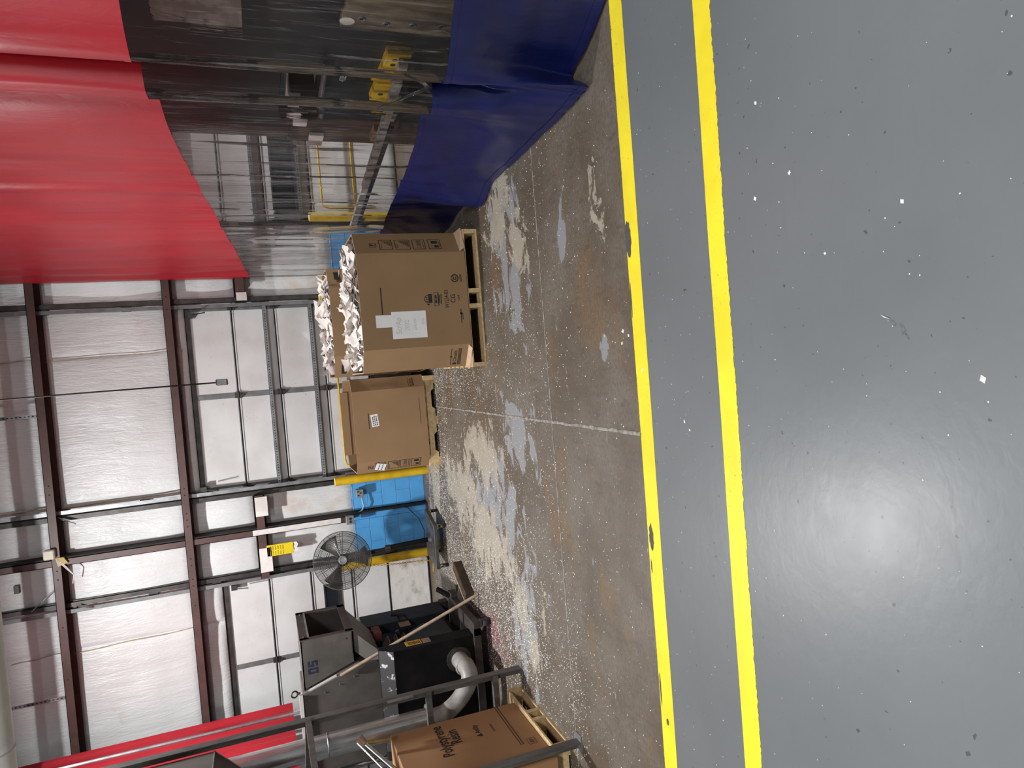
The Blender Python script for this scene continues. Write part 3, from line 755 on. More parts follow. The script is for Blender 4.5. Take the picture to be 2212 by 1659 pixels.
# diagrams on the right chamfer
q0 = V((1.045, 6.0, 0)); q1 = V((1.245, 6.15, 0)); cd = (q1-q0).normalized(); wch = (q1-q0).length
def diagrams(o, cd, par, zc=(.845, .695, .545, .40), w=.125, h=.118, x0=.04, ffl=True):
    for k, z in enumerate(zc):
        mb = MB(); hh = h*(1.15 if k == 1 else 1.0)
        o_ = V(o) + V((0,0,z)); frame(mb, o_, cd, up, x0, x0+w, -hh/2, hh/2, .006)
        if k < 2:
            n_ = 4 + k
            for r in range(n_):
                for c in range(n_-r if k == 0 else n_-r):
                    s = .016 if k == 0 else .0145
                    a = x0 + w - .014 - s*(c+1) - .0*r; b = -hh/2 + .012 + r*s*1.22
                    frame(mb, o_, cd, up, a, a+s*.9, b, b+s*.95, .003)
            flat(mb, o_, cd, up, x0+.02, x0+.07, hh/2-.022, hh/2-.018)
        elif k == 2:
            for c in range(3):
                a = x0+.018+c*.034; frame(mb, o_, cd, up, a, a+.026, -.018, .018, .003)
                if c: 
                    for q in range(6): flat(mb, o_, cd, up, a+q*.0045, a+q*.0045+.004, -.018+q*.006, -.012+q*.006); flat(mb, o_, cd, up, a+q*.0045, a+q*.0045+.004, .012-q*.006, .018-q*.006)
            flat(mb, o_, cd, up, x0+.02, x0+w-.02, -hh/2+.018, -hh/2+.022)
        else:
            frame(mb, o_, cd, up, x0+.018, x0+.05, -.035, .03, .003); flat(mb, o_, cd, up, x0+.018, x0+.05, -.035, .005)
            flat(mb, o_, cd, up, x0+.07, x0+.105, -.03, .028); flat(mb, o_, cd, up, x0+.02, x0+w-.02, -hh/2+.014, -hh/2+.018)
        mb.build('printed_diagram', ink, par)
    mb = MB(); z = zc[0] + .115; o_ = V(o) + V((0,0,z)); frame(mb, o_, cd, up, x0+.035, x0+.085, -.03, .03, .005)
    flat(mb, o_, cd, up, x0+.058, x0+.062, -.02, .005); flat(mb, o_, cd, up, x0+.050, x0+.070, .002, .020); flat(mb, o_, cd, up, x0+.050, x0+.070, -.022, -.018)
    mb.build('printed_glass_symbol', ink, par)
diagrams(q0, cd, A)
# maker's mark on the left chamfer
l0 = V((0.0, 6.15, 0)); ld = (V((.20, 6.0, 0)) - l0).normalized()
def maker(o, d, par, z, s=1.0):
    o_ = V(o) + V((0,0,z))
    lettering('Climatlin', .052*s, o_ + d*.135*s, d, up, ink, par, sx=.72)
    mb = MB(); flat(mb, o_, d, up, .03*s, .055*s, -.018*s, .022*s); flat(mb, o_, d, up, .03*s, .225*s, .040*s, .046*s); flat(mb, o_, d, up, .12*s, .135*s, .032*s, .054*s)
    for k in range(3): flat(mb, o_, d, up, .03*s, .225*s, (-.036-.012*k)*s, (-.029-.012*k)*s)
    mb.build('printed_mark', ink, par)
maker(l0, ld, A, .285, .92)

# note and card taped to the front box
nt_ = thing('paper_note', 'white handwritten paper note taped to the front box', 'note', (.27, 5.995, .55))
mb = MB(); mb.grid(lambda i, j: V((.285 + .24*i, 5.9955 - .004*math.sin(math.pi*i), .548 + .312*j)), 6, 2); mb.build('sheet', paper, nt_, solid=.0008)
for txt, sz, x, z in (('ScrAp', .070, .40, .80), ('2032', .056, .40, .725), ('polymer', .038, .41, .655), ('Date', .034, .43, .580)):
    lettering(txt, sz, (x, 5.9905, z), ex, up, grey_ink, nt_, 'handwriting', sx=.85, bold=0)
nc = thing('index_card', 'blank white card above the handwritten note on the front box', 'card', (.35, 5.995, .86))
MB().prism([(.391,5.9985,.845),(.500,5.9985,.845),(.500,5.9985,.998),(.391,5.9985,.998)], (0,-.001,0)).build('sheet', paper, nc)

# print and stickers on the empty box
FC = 8.06
def gp(x, z): return (x, FC, z)
mb = MB(); flat(mb, gp(-.52,.835), ex, up, -.13, .06, -.004, .004); mb.build('printed_line', ink, C_); mb = MB(); flat(mb, gp(-.45,.22), ex, up, -.2, .12, -.002, .002); mb.build('printed_line', ink, C_)
l0 = V((-.20, 8.06, 0)); ld = (V((-.06, 8.165, 0)) - l0).normalized(); maker(l0, ld, C_, .30, .62)
l0 = V((-1.175, 8.165, 0)); ld = (V((-1.035, 8.06, 0)) - l0).normalized(); diagrams(l0, ld, C_, (.735, .58, .44, .305), .125, .12, .025)
def sticker(label, o, d, w, h, rot, lines):
    s = thing('sticker', label, 'sticker', o); a = V(d).normalized(); u = V((0,0,1)); c, sn = math.cos(rot), math.sin(rot)
    a2 = a*c + u*sn; u2 = u*c - a*sn; mb = MB(); flat(mb, o, a2, u2, -w/2, w/2, -h/2, h/2, .0012); mb.build('label_face', paper, s)
    mb = MB()
    for k in range(lines):
        yy = h/2 - h*(k+1)/(lines+1); xx = -w*.42
        while xx < w*.36:
            l_ = rnd.uniform(.008, .026); flat(mb, o, a2, u2, xx, min(xx+l_, w*.42), yy-.006, yy+.006, .0022); xx += l_ + .006
    tp_ = mb.build('printed_text', M('sticker print', (.06,.06,.06), (.1,.1,.1), 40, .8), s); tp_['kind'] = 'stuff'
sticker('small white sticker with three printed lines on the empty box', gp(-.555, .765), ex, .145, .085, .10, 3)
sticker('white sticker crooked on the left chamfer of the empty box', V((-1.115, 8.115, .735)), ld, .105, .12, -.25, 2)

# crumpled white sheet scrap: too many scraps to count
def scrap(label, x0, x1, y0, y1, zb, n_, seed, hmax, front=0.0):
    r = random.Random(seed); mb = MB()
    def hgt(u, w): return zb + hmax*(math.sin(math.pi*min(max(u*.9+.05,0),1))**.6)*(math.sin(math.pi*min(max(w*.9+.05,0),1))**.5) + .03*noise.noise((u*6, w*6, seed))
    cx, cy, ax, ay = (x0+x1)/2, (y0+y1)/2, (x1-x0)/2, (y1-y0)/2
    def octo(p):
        sx = (p.x-cx)/ax; sy = (p.y-cy)/ay; q = max(abs(sx), abs(sy), (abs(sx)+abs(sy))/1.60)
        if q > 1: p.x = cx + sx/q*ax; p.y = cy + sy/q*ay
        return p
    mb.grid(lambda i, j: octo(V((x0 + (x1-x0)*i, y0 + (y1-y0)*j, hgt(i, j) - .05))), 24, 20)
    for _ in range(n_):
        u = r.random(); w = r.random(); c = V((x0 + (x1-x0)*(.04+.92*u), y0 + (y1-y0)*(.04+.92*w), hgt(u, w) + r.uniform(-.03, .035)))
        ln = r.uniform(.18, .50); wd = r.choice((.025, .04, .05, .07, .10, .17)); R3 = Matrix.Rotation(r.uniform(0, 6.28), 3, 'Z') @ Matrix.Rotation(r.uniform(-.5, .5), 3, 'X') @ Matrix.Rotation(r.uniform(-.32, .32), 3, 'Y')
        k1 = r.uniform(-.06, .06); k2 = r.uniform(-.03, .03); ph = r.random()*9
        vs_ = []
        for i in range(6):
            for j in range(3):
                a = i/5-.5; b = j/2-.5
                p = c + R3 @ V((a*ln, b*wd*(1+.5*math.sin(ph+i*1.7)), k1*(a*a*4) + k2*math.sin(ph+i*2.1) + .02*abs(b)*math.sin(ph*3+i)))
                vs_.append(octo(p))
        mb.add(vs_, [(i*3+j, (i+1)*3+j, (i+1)*3+j+1, i*3+j+1) for i in range(5) for j in range(2)])
    o = mb.build('plastic_scrap', scrap_mat, None, smooth=True)
    return tag(o, label, 'scrap', kind='stuff')
scrap('torn white plastic scrap heaped in the front box', .03, 1.215, 6.03, 7.03, 1.085, 160, 3, .045)
scrap('torn white plastic scrap heaped in the rear box', .02, 1.23, 8.16, 9.0, 1.10, 130, 5, .06)

# ---------------------------------------------------------------- bollards and guard rails
def bollard(label, x, y, h):
    t = thing('bollard', label, 'bollard', (x, y, 0), group='yellow door bollards')
    mb = MB().cyl((x,y,0), (x,y,h), .057, 24); mb.build('pipe', yellow_paint, t, smooth='auto')
    MB().cyl((x,y,h), (x,y,h+.006), .052, 24, .045).build('cap', M('pale bollard cap', (.75,.65,.35), (.6,.5,.2), 9, .6), t)
    return t
bollard('yellow bollard right of the fan, beside the empty box', -1.345, 8.95, 1.20)
bollard('yellow bollard half hidden behind the fan', -2.47, 9.06, 1.22)
bollard('yellow bollard hidden behind the rear scrap box', 1.02, 9.115, 1.18)
bollard('yellow bollard seen through the clear curtain', 2.03, 8.95, 1.23)
def rail(label, pts):
    t = thing('guard_rail', label, 'rail', pts[0], group='thin yellow door guard rails')
    MB().tube(pts, .014, 10).build('tube', yellow_paint, t, smooth=True)
rail('thin yellow guard rail curving behind the empty box', [(.90,9.16,.02),(.90,9.16,.95),(.88,9.16,1.02),(.8,9.16,1.035),(0,9.16,1.03),(-1.1,9.16,1.025),(-1.17,9.16,1.01),(-1.20,9.16,.95),(-1.20,9.16,.02)])
rail('thin yellow guard rail behind the clear curtain', [(2.18,9.1,.02),(2.18,9.1,.95),(2.2,9.1,1.02),(2.27,9.1,1.04),(3.2,9.1,1.04),(4.2,9.1,1.04),(4.3,9.1,1.0),(4.3,9.1,.02)])
rail('low thin yellow rail behind the clear curtain', [(2.12,9.04,.63),(3.1,9.04,.63),(4.3,9.04,.63)])

# chain hanging beside the left bollard
ch = thing('chain', 'thin yellow chain hanging from the left bollard onto the floor', 'chain', (-2.53, 9.0, 0))
pts = [V((-2.40,9.0,1.02)) , V((-2.50,8.995,.95)), V((-2.545,8.995,.5)), V((-2.56,8.99,.12)), V((-2.58,8.95,.015)), V((-2.66,8.98,.012)), V((-2.78,9.02,.012))]
fine = []
for a, b in zip(pts[:-1], pts[1:]):
    n_ = max(1, int((b-a).length/.022)); fine += [a.lerp(b, i/n_) for i in range(n_)]
for i, p in enumerate(fine[:-1]):
    d = (fine[i+1]-p).normalized(); sd = V((1,0,0)) if i % 2 else V((0,1,0))
    nn = d.cross(sd); 
    if nn.length < .1: nn = V((0,0,1))
    mb = MB().torus(p, nn, .011, .0034, 8, 4); mb.build('chain_link', yellow_paint, ch)

# ---------------------------------------------------------------- pedestal fan on a caster board
fan = thing('pedestal_fan', 'round black wire pedestal fan on a castered board by the blue wall', 'fan', (-2.13, 8.34, 0))
FC0 = V((-2.235, 8.46, 1.235)); AX = (V((0.15,0,1.9)) - FC0).normalized(); FR = .342
u_ = V((0,0,1)); SA = AX.cross(u_).normalized(); SB = SA.cross(AX)
mb = MB()
for k in range(28):
    R_ = .052 + (FR-.058)*k/27; dep = .055 + .075*(1-(R_/FR)**2)
    mb.torus(FC0 + AX*dep, AX, R_, .0026, 48, 4)
for k in range(12):
    a = 2*math.pi*k/12 + .1; e = SA*math.cos(a)+SB*math.sin(a)
    mb.tube([FC0 + AX*(.055+.075*(1-(q)**2)) + e*FR*q for q in (.14,.35,.55,.75,.9,1.0)], .0030, 5)
wire_m = M('grey fan wire', (.10,.098,.094), (.06,.058,.055), 9, .4, .4)
mb.build('front_guard', wire_m, fan)
mb = MB()
for k in range(12):
    R_ = .08 + (FR-.08)*k/11; mb.torus(FC0 - AX*(.05+.06*(1-(R_/FR)**2)), AX, R_, .0016, 40, 4)
for k in range(10):
    a = 2*math.pi*k/10; e = SA*math.cos(a)+SB*math.sin(a); mb.tube([FC0 - AX*(.05+.06*(1-q*q)) + e*FR*q for q in (.1,.5,.8,1.0)], .003, 5)
mb.build('rear_guard', wire_m, fan)
mb = MB(); n_ = 56
for i in range(n_):
    a = 2*math.pi*i/n_
    e = SA*math.cos(a)+SB*math.sin(a); mb.v += [FC0 + e*(FR-.003) - AX*.05, FC0 + e*(FR+.004) - AX*.05, FC0 + e*(FR+.004) + AX*.055, FC0 + e*(FR-.003) + AX*.055]
mb.f += [(4*i+q, 4*i+(q+1)%4, 4*((i+1)%n_)+(q+1)%4, 4*((i+1)%n_)+q) for i in range(n_) for q in range(4)]
mb.build('rim_band', M('grey fan rim', (.16,.16,.155), (.11,.11,.105), 9, .4, .5), fan, smooth='auto')
hb = MB().cyl(FC0 + AX*.118, FC0 + AX*.134, .050, 24); hb.torus(FC0 + AX*.134, AX, .034, .006, 24, 5)
hb.build('hub_badge', galv, fan, smooth='auto')
for k in range(3):
    a0 = 2*math.pi*k/3 + .5
    def blade(i, j):
        r_ = .05 + (FR*.90-.05)*i; w = (.55 + .25*i)*(j-.5); e = SA*math.cos(a0+w) + SB*math.sin(a0+w)
        return FC0 + e*r_ + AX*(.035*(j-.5)*2 - .01)
    MB().grid(blade, 8, 6).build('blade', M('dark fan blade', (.15,.14,.135), (.10,.095,.09), 5, .35, .4), fan, smooth=True, solid=.002)
MB().cyl(FC0 - AX*.02, FC0 + AX*.03, .055, 16).build('blade_hub', black_paint, fan)
MB().cyl(FC0 - AX*.17, FC0 - AX*.02, .075, 20).build('motor', black_paint, fan, smooth='auto')
pb = V((-2.13, 8.36, .165))
mb = MB().cyl(pb, pb + V((-.02,0,.55)), .030, 16); mb.cyl(pb + V((-.02,0,.5)), FC0 - AX*.10 + V((0,0,-.08)), .020, 14); mb.bar(FC0 - AX*.10 + V((0,0,-.12)), FC0 - AX*.10 + V((0,0,.0)), .07, .03)
mb.build('pole', black_paint, fan, smooth='auto')
mb = MB().cyl(pb + V((-.02,0,.50)), pb + V((-.02,0,.56)), .036, 14); mb.build('collar', dark_steel, fan)
bc = [V((-1.78,8.55,0)), V((-1.91,8.11,0)), V((-2.46,8.13,0)), V((-2.38,8.60,0))]
mb = MB().prism([p + V((0,0,.115)) for p in bc], (0,0,.045)); mb.build('base_board', M('dark scuffed board', (.035,.033,.032), (.07,.068,.066), 7, .4), fan, bevel=.004)
cb = sum(bc, V())/4
mb = MB().prism([cb + (p-cb)*.86 + V((0,0,.160)) for p in bc], (0,0,.0025)); mb.build('base_top', M('scratched grey steel', (.13,.13,.135), (.06,.06,.064), 9, .4, .5, lo=.3, hi=.6), fan)
mb = MB().cyl(pb + V((0,0,-.004)), pb + V((0,0,.03)), .09, 24, .05); mb.build('pole_flange', dark_steel, fan, smooth='auto')
for p in bc:
    q = cb + (p-cb)*.90
    cs = MB(); cs.box(q.x-.032, q.x+.032, q.y-.032, q.y+.032, .108, .115)
    for sx in (-.019, .016): cs.prism([(q.x+sx, q.y-.022, .108), (q.x+sx, q.y+.03, .108), (q.x+sx, q.y+.012, .03), (q.x+sx, q.y-.012, .03)], (.003,0,0))
    c_ = cs.build('caster', brass, fan)
    MB().cyl((q.x-.013, q.y, .040), (q.x+.013, q.y, .040), .040, 18).build('wheel', rubber, c_, smooth='auto')
cdp = [(-1.83, WY-.10, 1.03), (-1.84, WY-.06, .95), (-1.82, WY-.05, .7), (-1.80, WY-.05, .40), (-1.83, 9.0, .28), (-1.95, 8.8, .19), (-2.06, 8.6, .175), (-2.13, 8.40, .22), (-2.17, 8.40, .55), (-2.22, 8.56, 1.0)]
MB().tube(cdp, .006, 6).build('power_cord', rubber, fan, smooth=True)

# ---------------------------------------------------------------- small wall fittings
ob = thing('outlet_box', 'grey metal outlet box on the blue block wall', 'outlet', (-1.56, WY-.07, .885))
MB().box(-1.613, -1.508, WY-.13, WY-.035, .838, .932).build('box', M('grey outlet steel', (.30,.31,.32), (.24,.25,.26), 9, .5, .4), ob, bevel=.005)
mb = MB()
for x, z in ((-1.535,.905),(-1.555,.875),(-1.585,.905)): mb.box(x-.008, x+.008, WY-.133, WY-.129, z-.012, z+.012)
mb.build('socket', black_gap, ob)
MB().tube([(-1.60,WY-.08,.86),(-1.68,WY-.09,.855),(-1.74,WY-.09,.845),(-1.79,WY-.09,.87),(-1.82,WY-.10,.93),(-1.835,WY-.10,.99)], .011, 8).build('conduit', M('pale blue conduit', (.30,.42,.55), (.25,.36,.48), 9, .4), ob, smooth=True)
jb = thing('junction_box', 'grey double outlet at the foot of the white painted post', 'outlet', (-1.87, WY-.19, 1.05))
MB().box(-1.925, -1.815, WY-.235, WY-.167, 1.0, 1.10).build('box', M('grey outlet steel', (.3,.31,.32)), jb, bevel=.004)
mb = MB()
for x in (-1.85, -1.89): mb.cyl((x, WY-.238, 1.045), (x, WY-.234, 1.045), .017, 12)
mb.build('socket', black_gap, jb)
ub = thing('cream_box', 'cream electrical box with yellow plate high on the centre post', 'electrical box', (-1.77, WY-.2, 4.33))
MB().box(-1.80, -1.69, WY-.26, WY-.168, 4.31, 4.42).build('box', cream_plastic, ub, bevel=.012)
MB().prism([(-1.90,WY-.20,4.30),(-1.80,WY-.20,4.32),(-1.80,WY-.20,4.24),(-1.87,WY-.20,4.20)], (0,.03,0)).build('yellow_plate', M('mustard plate', (.42,.30,.03), (.35,.24,.02), 9, .5), ub)
for dx in (0, .02): MB().tube([(-1.82-dx,WY-.2,4.31),(-1.86-dx,WY-.2,4.26),(-1.92-dx,WY-.19,4.22),(-2.02,WY-.18,4.16),(-2.12,WY-.17,4.18)], .006, 6).build('wire', white_steel, ub, smooth=True)
sg = thing('caution_sign', 'yellow caution sign with small print on the wall', 'sign', (-2.11, WY-.19, 1.92))
MB().box(-2.175, -2.035, WY-.205, WY-.19, 1.77, 2.085).build('plate', sign_yellow, sg, bevel=.002)
mb = MB(); r2 = random.Random(3)
for r in range(6):
    for c0_ in (-2.165, -2.100):
        zz = 2.045 - r*.030; xx = c0_
        while xx < c0_ + .05:
            l_ = r2.uniform(.006, .016); mb.box(xx, min(xx+l_, c0_+.054), WY-.2065, WY-.205, zz-.009*(1 if c0_ > -2.12 else .7), zz+.006); xx += l_+.004
tag(mb.build('printed_text', M('sign print', (.22,.165,.01), (.34,.26,.01), 30, .6), sg), kind='stuff')
mb = MB(); mb.box(-2.150, -2.06, WY-.2065, WY-.205, 2.064, 2.071); mb.build('printed_heading', ink, sg)
MB().grid(lambda i, j: V((-2.165 + .125*i, WY-.195 - .004*math.sin(i*14), 1.765 - .045*j - .008*math.sin(i*11))), 14, 3).build('torn_paper', paper, sg, solid=.001)
# hanging straps from the upper girt
for x, z0, lab in ((-.18, 4.29, 'short perforated hanger strap above the middle of the wall'), (-3.40, 4.29, 'perforated hanger strap at the upper left of the wall')):
    t = thing('hanger_strap', lab, 'strap', (x, WY-.17, z0), group='perforated hanger straps')
    MB().box(x-.018, x+.018, WY-.175, WY-.170, z0, 5.5).build('strap', galv, t)
    mb = MB()
    for k in range(28): mb.box(x-.006, x+.006, WY-.1765, WY-.1745, z0+.02+k*.04, z0+.038+k*.04)
    tag(mb.build('slot', black_gap, t), kind='stuff')
pd = thing('pendant_control', 'black cord with a small switch box hanging in front of the door', 'pendant', (.02, 6.0, 2.3))
MB().tube([(.01,6.0,5.6),(.02,6.0,4.2),(.025,6.0,3.2),(.025,6.0,2.32)], .007, 6).build('cord', rubber, pd, smooth=True)
mb = MB().box(0.0, .05, 5.97, 6.03, 2.235, 2.325); mb.build('switch_box', M('maroon switch box', (.10,.05,.05), (.07,.035,.035), 9, .4), pd, bevel=.006)
MB().box(.004, .046, 5.966, 5.970, 2.245, 2.315).build('switch_plate', galv, pd)
wp = thing('overhead_pipe', 'fat white overhead pipe in the upper left corner', 'pipe', (-2.6, 4.2, 3.5))
MB().cyl((-1.0,4.2,3.47), (-6.2,4.2,3.47), .125, 28).build('pipe', white_steel, wp, smooth='auto')
for x in (-1.78, -2.02): MB().torus((x,4.2,3.47), (1,0,0), .125, .004, 28, 5).build('joint_ring', M('pipe joint', (.45,.42,.41), (.35,.33,.32), 9, .5), wp)

# ---------------------------------------------------------------- grinder
gr = thing('grinder', 'dark plastics grinder with grey hopper marked 05 on casters', 'machine', (-3.2, 7.2, 0))
XS = -2.72
mb = MB().prism([(XS,6.6,.19),(XS,6.6,1.0),(XS,6.70,1.125),(XS,6.80,1.125),(XS,6.80,.19)], (-1.1,0,0)); fc = mb.build('front_cabinet', black_paint, gr, bevel=.006)
MB().prism([(XS+.004,6.597,1.002),(XS+.004,6.699,1.128),(XS-1.0,6.699,1.128),(XS-1.0,6.597,1.002)], (0,-.002,.002)).build('top_cover', chipped, fc)
MB().cyl((-2.93,6.598,.36), (-2.93,6.575,.36), .125, 24).build('outlet_ring', dark_steel, fc, smooth='auto')
yl = MB().box(XS, XS+.002, 6.665, 6.78, .70, .86).build('warning_label', orange_label, fc)
mb = MB()
for k in range(9): mb.box(XS+.002, XS+.003, 6.675+.010*(k%2), 6.77-.008*((k*3)%4), .715+k*.014, .721+k*.014)
tag(mb.build('label_print', ink, yl), kind='stuff')
MB().box(XS, XS+.002, 6.66, 6.775, .61, .69).build('instruction_label', M('brown label', (.30,.20,.15), (.2,.13,.1), 30, .7), fc)
MB().box(-3.75, -2.86, 6.80, 7.50, .22, 1.02).build('mid_housing', black_paint, gr, bevel=.006)
for k in range(3):
    z = .80 + k*.085
    MB().prism([(-2.86,6.92,z),(-2.74,6.96,z),(-2.74,7.10,z),(-2.86,7.14,z+.055)], (0,0,.012)).build('gusset', hop_brown, gr)
MB().prism([(-2.80,6.82,.30),(-2.80,6.82,.80),(-2.80,7.15,.80),(-2.80,7.40,.55),(-2.80,7.40,.30)], (-.03,0,0)).build('side_plate', M('dark side plate', (.03,.028,.027), (.02,.02,.02), 5, .5), gr, bevel=.003)
rc = MB().prism([(-2.80,7.62,.21),(-2.80,7.62,1.10),(-2.80,7.70,1.15),(-2.80,8.0,1.15),(-2.80,8.0,.21)], (-.85,0,0)).build('rear_cabinet', blueblack, gr, bevel=.006)
MB().prism([(-2.83,7.60,1.12),(-2.83,7.70,1.22),(-3.5,7.70,1.22),(-3.5,7.60,1.12)], (0,-.004,.004)).build('top_grille', galv, rc)
mb = MB().box(-2.86, -2.77, 7.30, 7.52, 1.0, 1.085); mb.cyl((-2.80,7.34,1.085),(-2.80,7.34,1.11),.014,10); mb.cyl((-2.80,7.46,1.085),(-2.80,7.46,1.12),.014,10)
mb.build('drive_clamp', red_rust, gr, bevel=.01)
for y, z in ((7.66,.74),(7.60,.66)):
    mb = MB().cyl((-2.80,y,z),(-2.74,y,z+.03),.010,10); mb.cyl((-2.74,y,z+.03),(-2.72,y,z+.10),.018,12,.026); mb.build('lever', rubber, gr, smooth='auto')
mb = MB().box(-2.802,-2.797, 7.42, 7.56, .66, .78); mb.build('lever_plate', M('brown label',(.3,.2,.15)), gr)
MB().cyl((-2.80,7.16,.84),(-2.73,7.16,.86),.016,10,.022).build('lever', M('lever with pale tip', (.03,.028,.026), (.45,.42,.38), 25, .4, lo=.6, hi=.65), gr, smooth='auto')
# hopper
HF = 6.95
mb = MB(); th = .012
pf = [(-2.55,1.84),(-2.55,1.335),(-2.86,1.335),(-3.04,1.84)]
mb.prism([(x,HF,z) for x, z in pf], (0,th,0)); hp = mb.build('hopper', hop_grey, gr)
MB().prism([(x,HF+.82,z) for x, z in pf], (0,th,0)).build('back_panel', hop_grey, hp)
MB().box(-3.04, -2.56, HF, HF+.83, 1.828, 1.84).build('top_panel', hop_grey, hp)
MB().box(-2.86, -2.56, HF, HF+.83, 1.335, 1.347).build('bottom_panel', hop_brown, hp)
MB().box(-3.05, -3.03, HF, HF+.83, 1.34, 1.84).build('inner_panel', black_gap, hp)
mb = MB(); x0 = -2.556; x1 = -2.548
mb.box(x0,x1,HF-.006,HF+.05,1.33,1.845); mb.box(x0,x1,HF+.77,HF+.84,1.33,1.845); mb.box(x0,x1,HF,HF+.84,1.76,1.845); mb.box(x0,x1,HF,HF+.84,1.33,1.405)
mb.build('rim', hop_brown, hp)
MB().box(-2.547, -2.544, HF+.04, HF+.79, 1.752, 1.770).build('hinge_strip', galv, hp)
for y in (HF+.06, HF+.74): MB().cyl((-2.548,y,1.80),(-2.535,y,1.80),.014,8).build('bolt', dark_steel, hp)
MB().cyl((-2.62,HF-.001,1.40),(-2.62,HF-.006,1.40),.010,8).build('bolt', dark_steel, hp)
mb = MB(); ring = [(-2.66+.12*math.cos(a),HF-.0015,1.355+.17*math.sin(a)) for a in [math.pi*(.30+.7*i/14) for i in range(15)]]
mb.prism(ring + [(-2.66+.12*math.cos(math.pi*.3),HF-.0015,1.355)], (0,-.004,0)); mb.build('cover_patch', hop_grey, hp)
for dx, segs in ((-2.898, ((0,.058,0,.018),(0,.058,.074,.092),(0,.020,.018,.074),(.038,.058,.018,.074))), (-2.828, ((0,.058,.074,.092),(0,.020,.052,.074),(0,.058,.036,.054),(.038,.058,.014,.036),(0,.058,0,.016)))):
    mb = MB()
    for a, b, c, d in segs: flat(mb, (dx, HF, 1.698), (1,0,0), (0,0,1), a, b, c, d, .001)
    mb.build('stencil_digit', navy_ink, hp)
bd = MB().prism([(x,6.875,z) for x, z in ((-2.88,1.30),(-3.06,1.86),(-3.85,1.86),(-3.85,1.0),(-3.0,1.0),(-2.88,1.13))], (0,.6,0)).build('hopper_body', hop_grey, gr, bevel=.004)
MB().bar((-2.945,6.90,1.53), (-3.06,6.90,1.875), .018, .010, (0,1,0)).build('edge_flange', white_steel, bd)
MB().box(-3.85, -3.055, 6.85, 6.95, 1.862, 1.895).build('top_flange', white_steel, bd)
for k in range(4): MB().cyl((-3.12+.045*k,6.876,1.80-.145*k),(-3.12+.045*k,6.868,1.80-.145*k),.006,8).build('rivet', galv, bd)
MB().prism([(-2.57,HF+.02,1.335),(-2.575,HF+.78,1.335),(-2.79,7.5,1.10),(-2.79,6.90,1.10)], (-.20,0,0)).build('throat', hop_grey, gr)
MB().torus((-3.03,6.88,1.935), (0,1,.2), .030, .008, 18, 6).build('lifting_eye', dark_steel, gr)
MB().cyl((-3.03,6.88,1.88),(-3.03,6.88,1.91),.012,8).build('lifting_eye_shank', dark_steel, gr)
# base frame and casters
mb = MB().box(-3.8,-2.66,6.58,6.70,.11,.19); mb.box(-2.74,-2.60,6.58,7.55,.11,.185); mb.box(-3.7,-2.55,7.45,7.58,.10,.18); mb.box(-3.8,-3.68,6.6,8.0,.11,.19); mb.box(-3.7,-2.78,7.88,8.0,.11,.21)
mb.build('base_frame', M('oily base frame', (.028,.024,.022), (.05,.042,.038), 9, .5), gr, bevel=.004)
MB().bar((-2.60,7.50,.17),(-2.52,7.60,.30),.06,.03).build('tow_bracket', black_paint, gr)
for x, y in ((-2.615,6.60),(-2.52,7.50),(-3.72,6.66),(-3.72,7.9)):
    mb = MB().box(x-.035,x+.035,y-.035,y+.035,.095,.11)
    for s in (-.028,.023): mb.box(x+s,x+s+.005,y-.02,y+.02,.035,.10)
    c_ = mb.build('caster', dark_steel, gr); MB().cyl((x-.026,y,.050),(x+.026,y,.050),.050,20).build('wheel', rubber, c_, smooth='auto')
# outlet elbow
el = []
cpts = [V((-2.93,6.60,.36)),V((-2.93,6.45,.35)),V((-2.95,6.36,.335)),V((-3.02,6.31,.34)),V((-3.12,6.30,.40)),V((-3.22,6.30,.50)),V((-3.285,6.30,.62)),V((-3.30,6.30,.76))]
for i in range(29):
    t = i/28; f_ = t*(len(cpts)-1); k = min(int(f_), len(cpts)-2); u = f_-k
    p0_, p1_, p2_, p3_ = cpts[max(k-1,0)], cpts[k], cpts[k+1], cpts[min(k+2,len(cpts)-1)]
    el.append(.5*((2*p1_)+(p2_-p0_)*u+(2*p0_-5*p1_+4*p2_-p3_)*u*u+(3*p1_-p0_-3*p2_+p3_)*u*u*u))
ew = thing('pipe_elbow', 'pale grey pipe elbow joining the grinder to the duct', 'pipe', (-3.05, 6.35, .3))
MB().tube(el, .082, 24).build('elbow', pvc, ew, smooth=True)
MB().torus((-2.94,6.42,.348), (0.1,1,0), .083, .012, 28, 6).build('collar', pvc, ew, smooth=True)
du = thing('metal_duct', 'shiny galvanised vertical duct above the pipe elbow', 'duct', (-3.30, 6.30, .76))
MB().cyl((-3.30,6.30,.77),(-3.30,6.30,5.2),.104,36).build('duct', duct_metal, du, smooth='auto')
MB().cyl((-3.30,6.30,.765),(-3.30,6.30,.785),.135,32).build('flange', galv, du, smooth='auto')
for z in (1.7,2.9): MB().torus((-3.30,6.30,z),(0,0,1),.105,.004,36,5).build('seam_bead', galv, du)
vp = thing('vertical_conduit', 'thin pale vertical pipe rising behind the steel stand', 'pipe', (-3.23, 6.95, 1.9))
MB().cyl((-3.235,6.93,1.897),(-3.215,6.93,5.0),.013,14).build('pipe', galv, vp, smooth='auto')

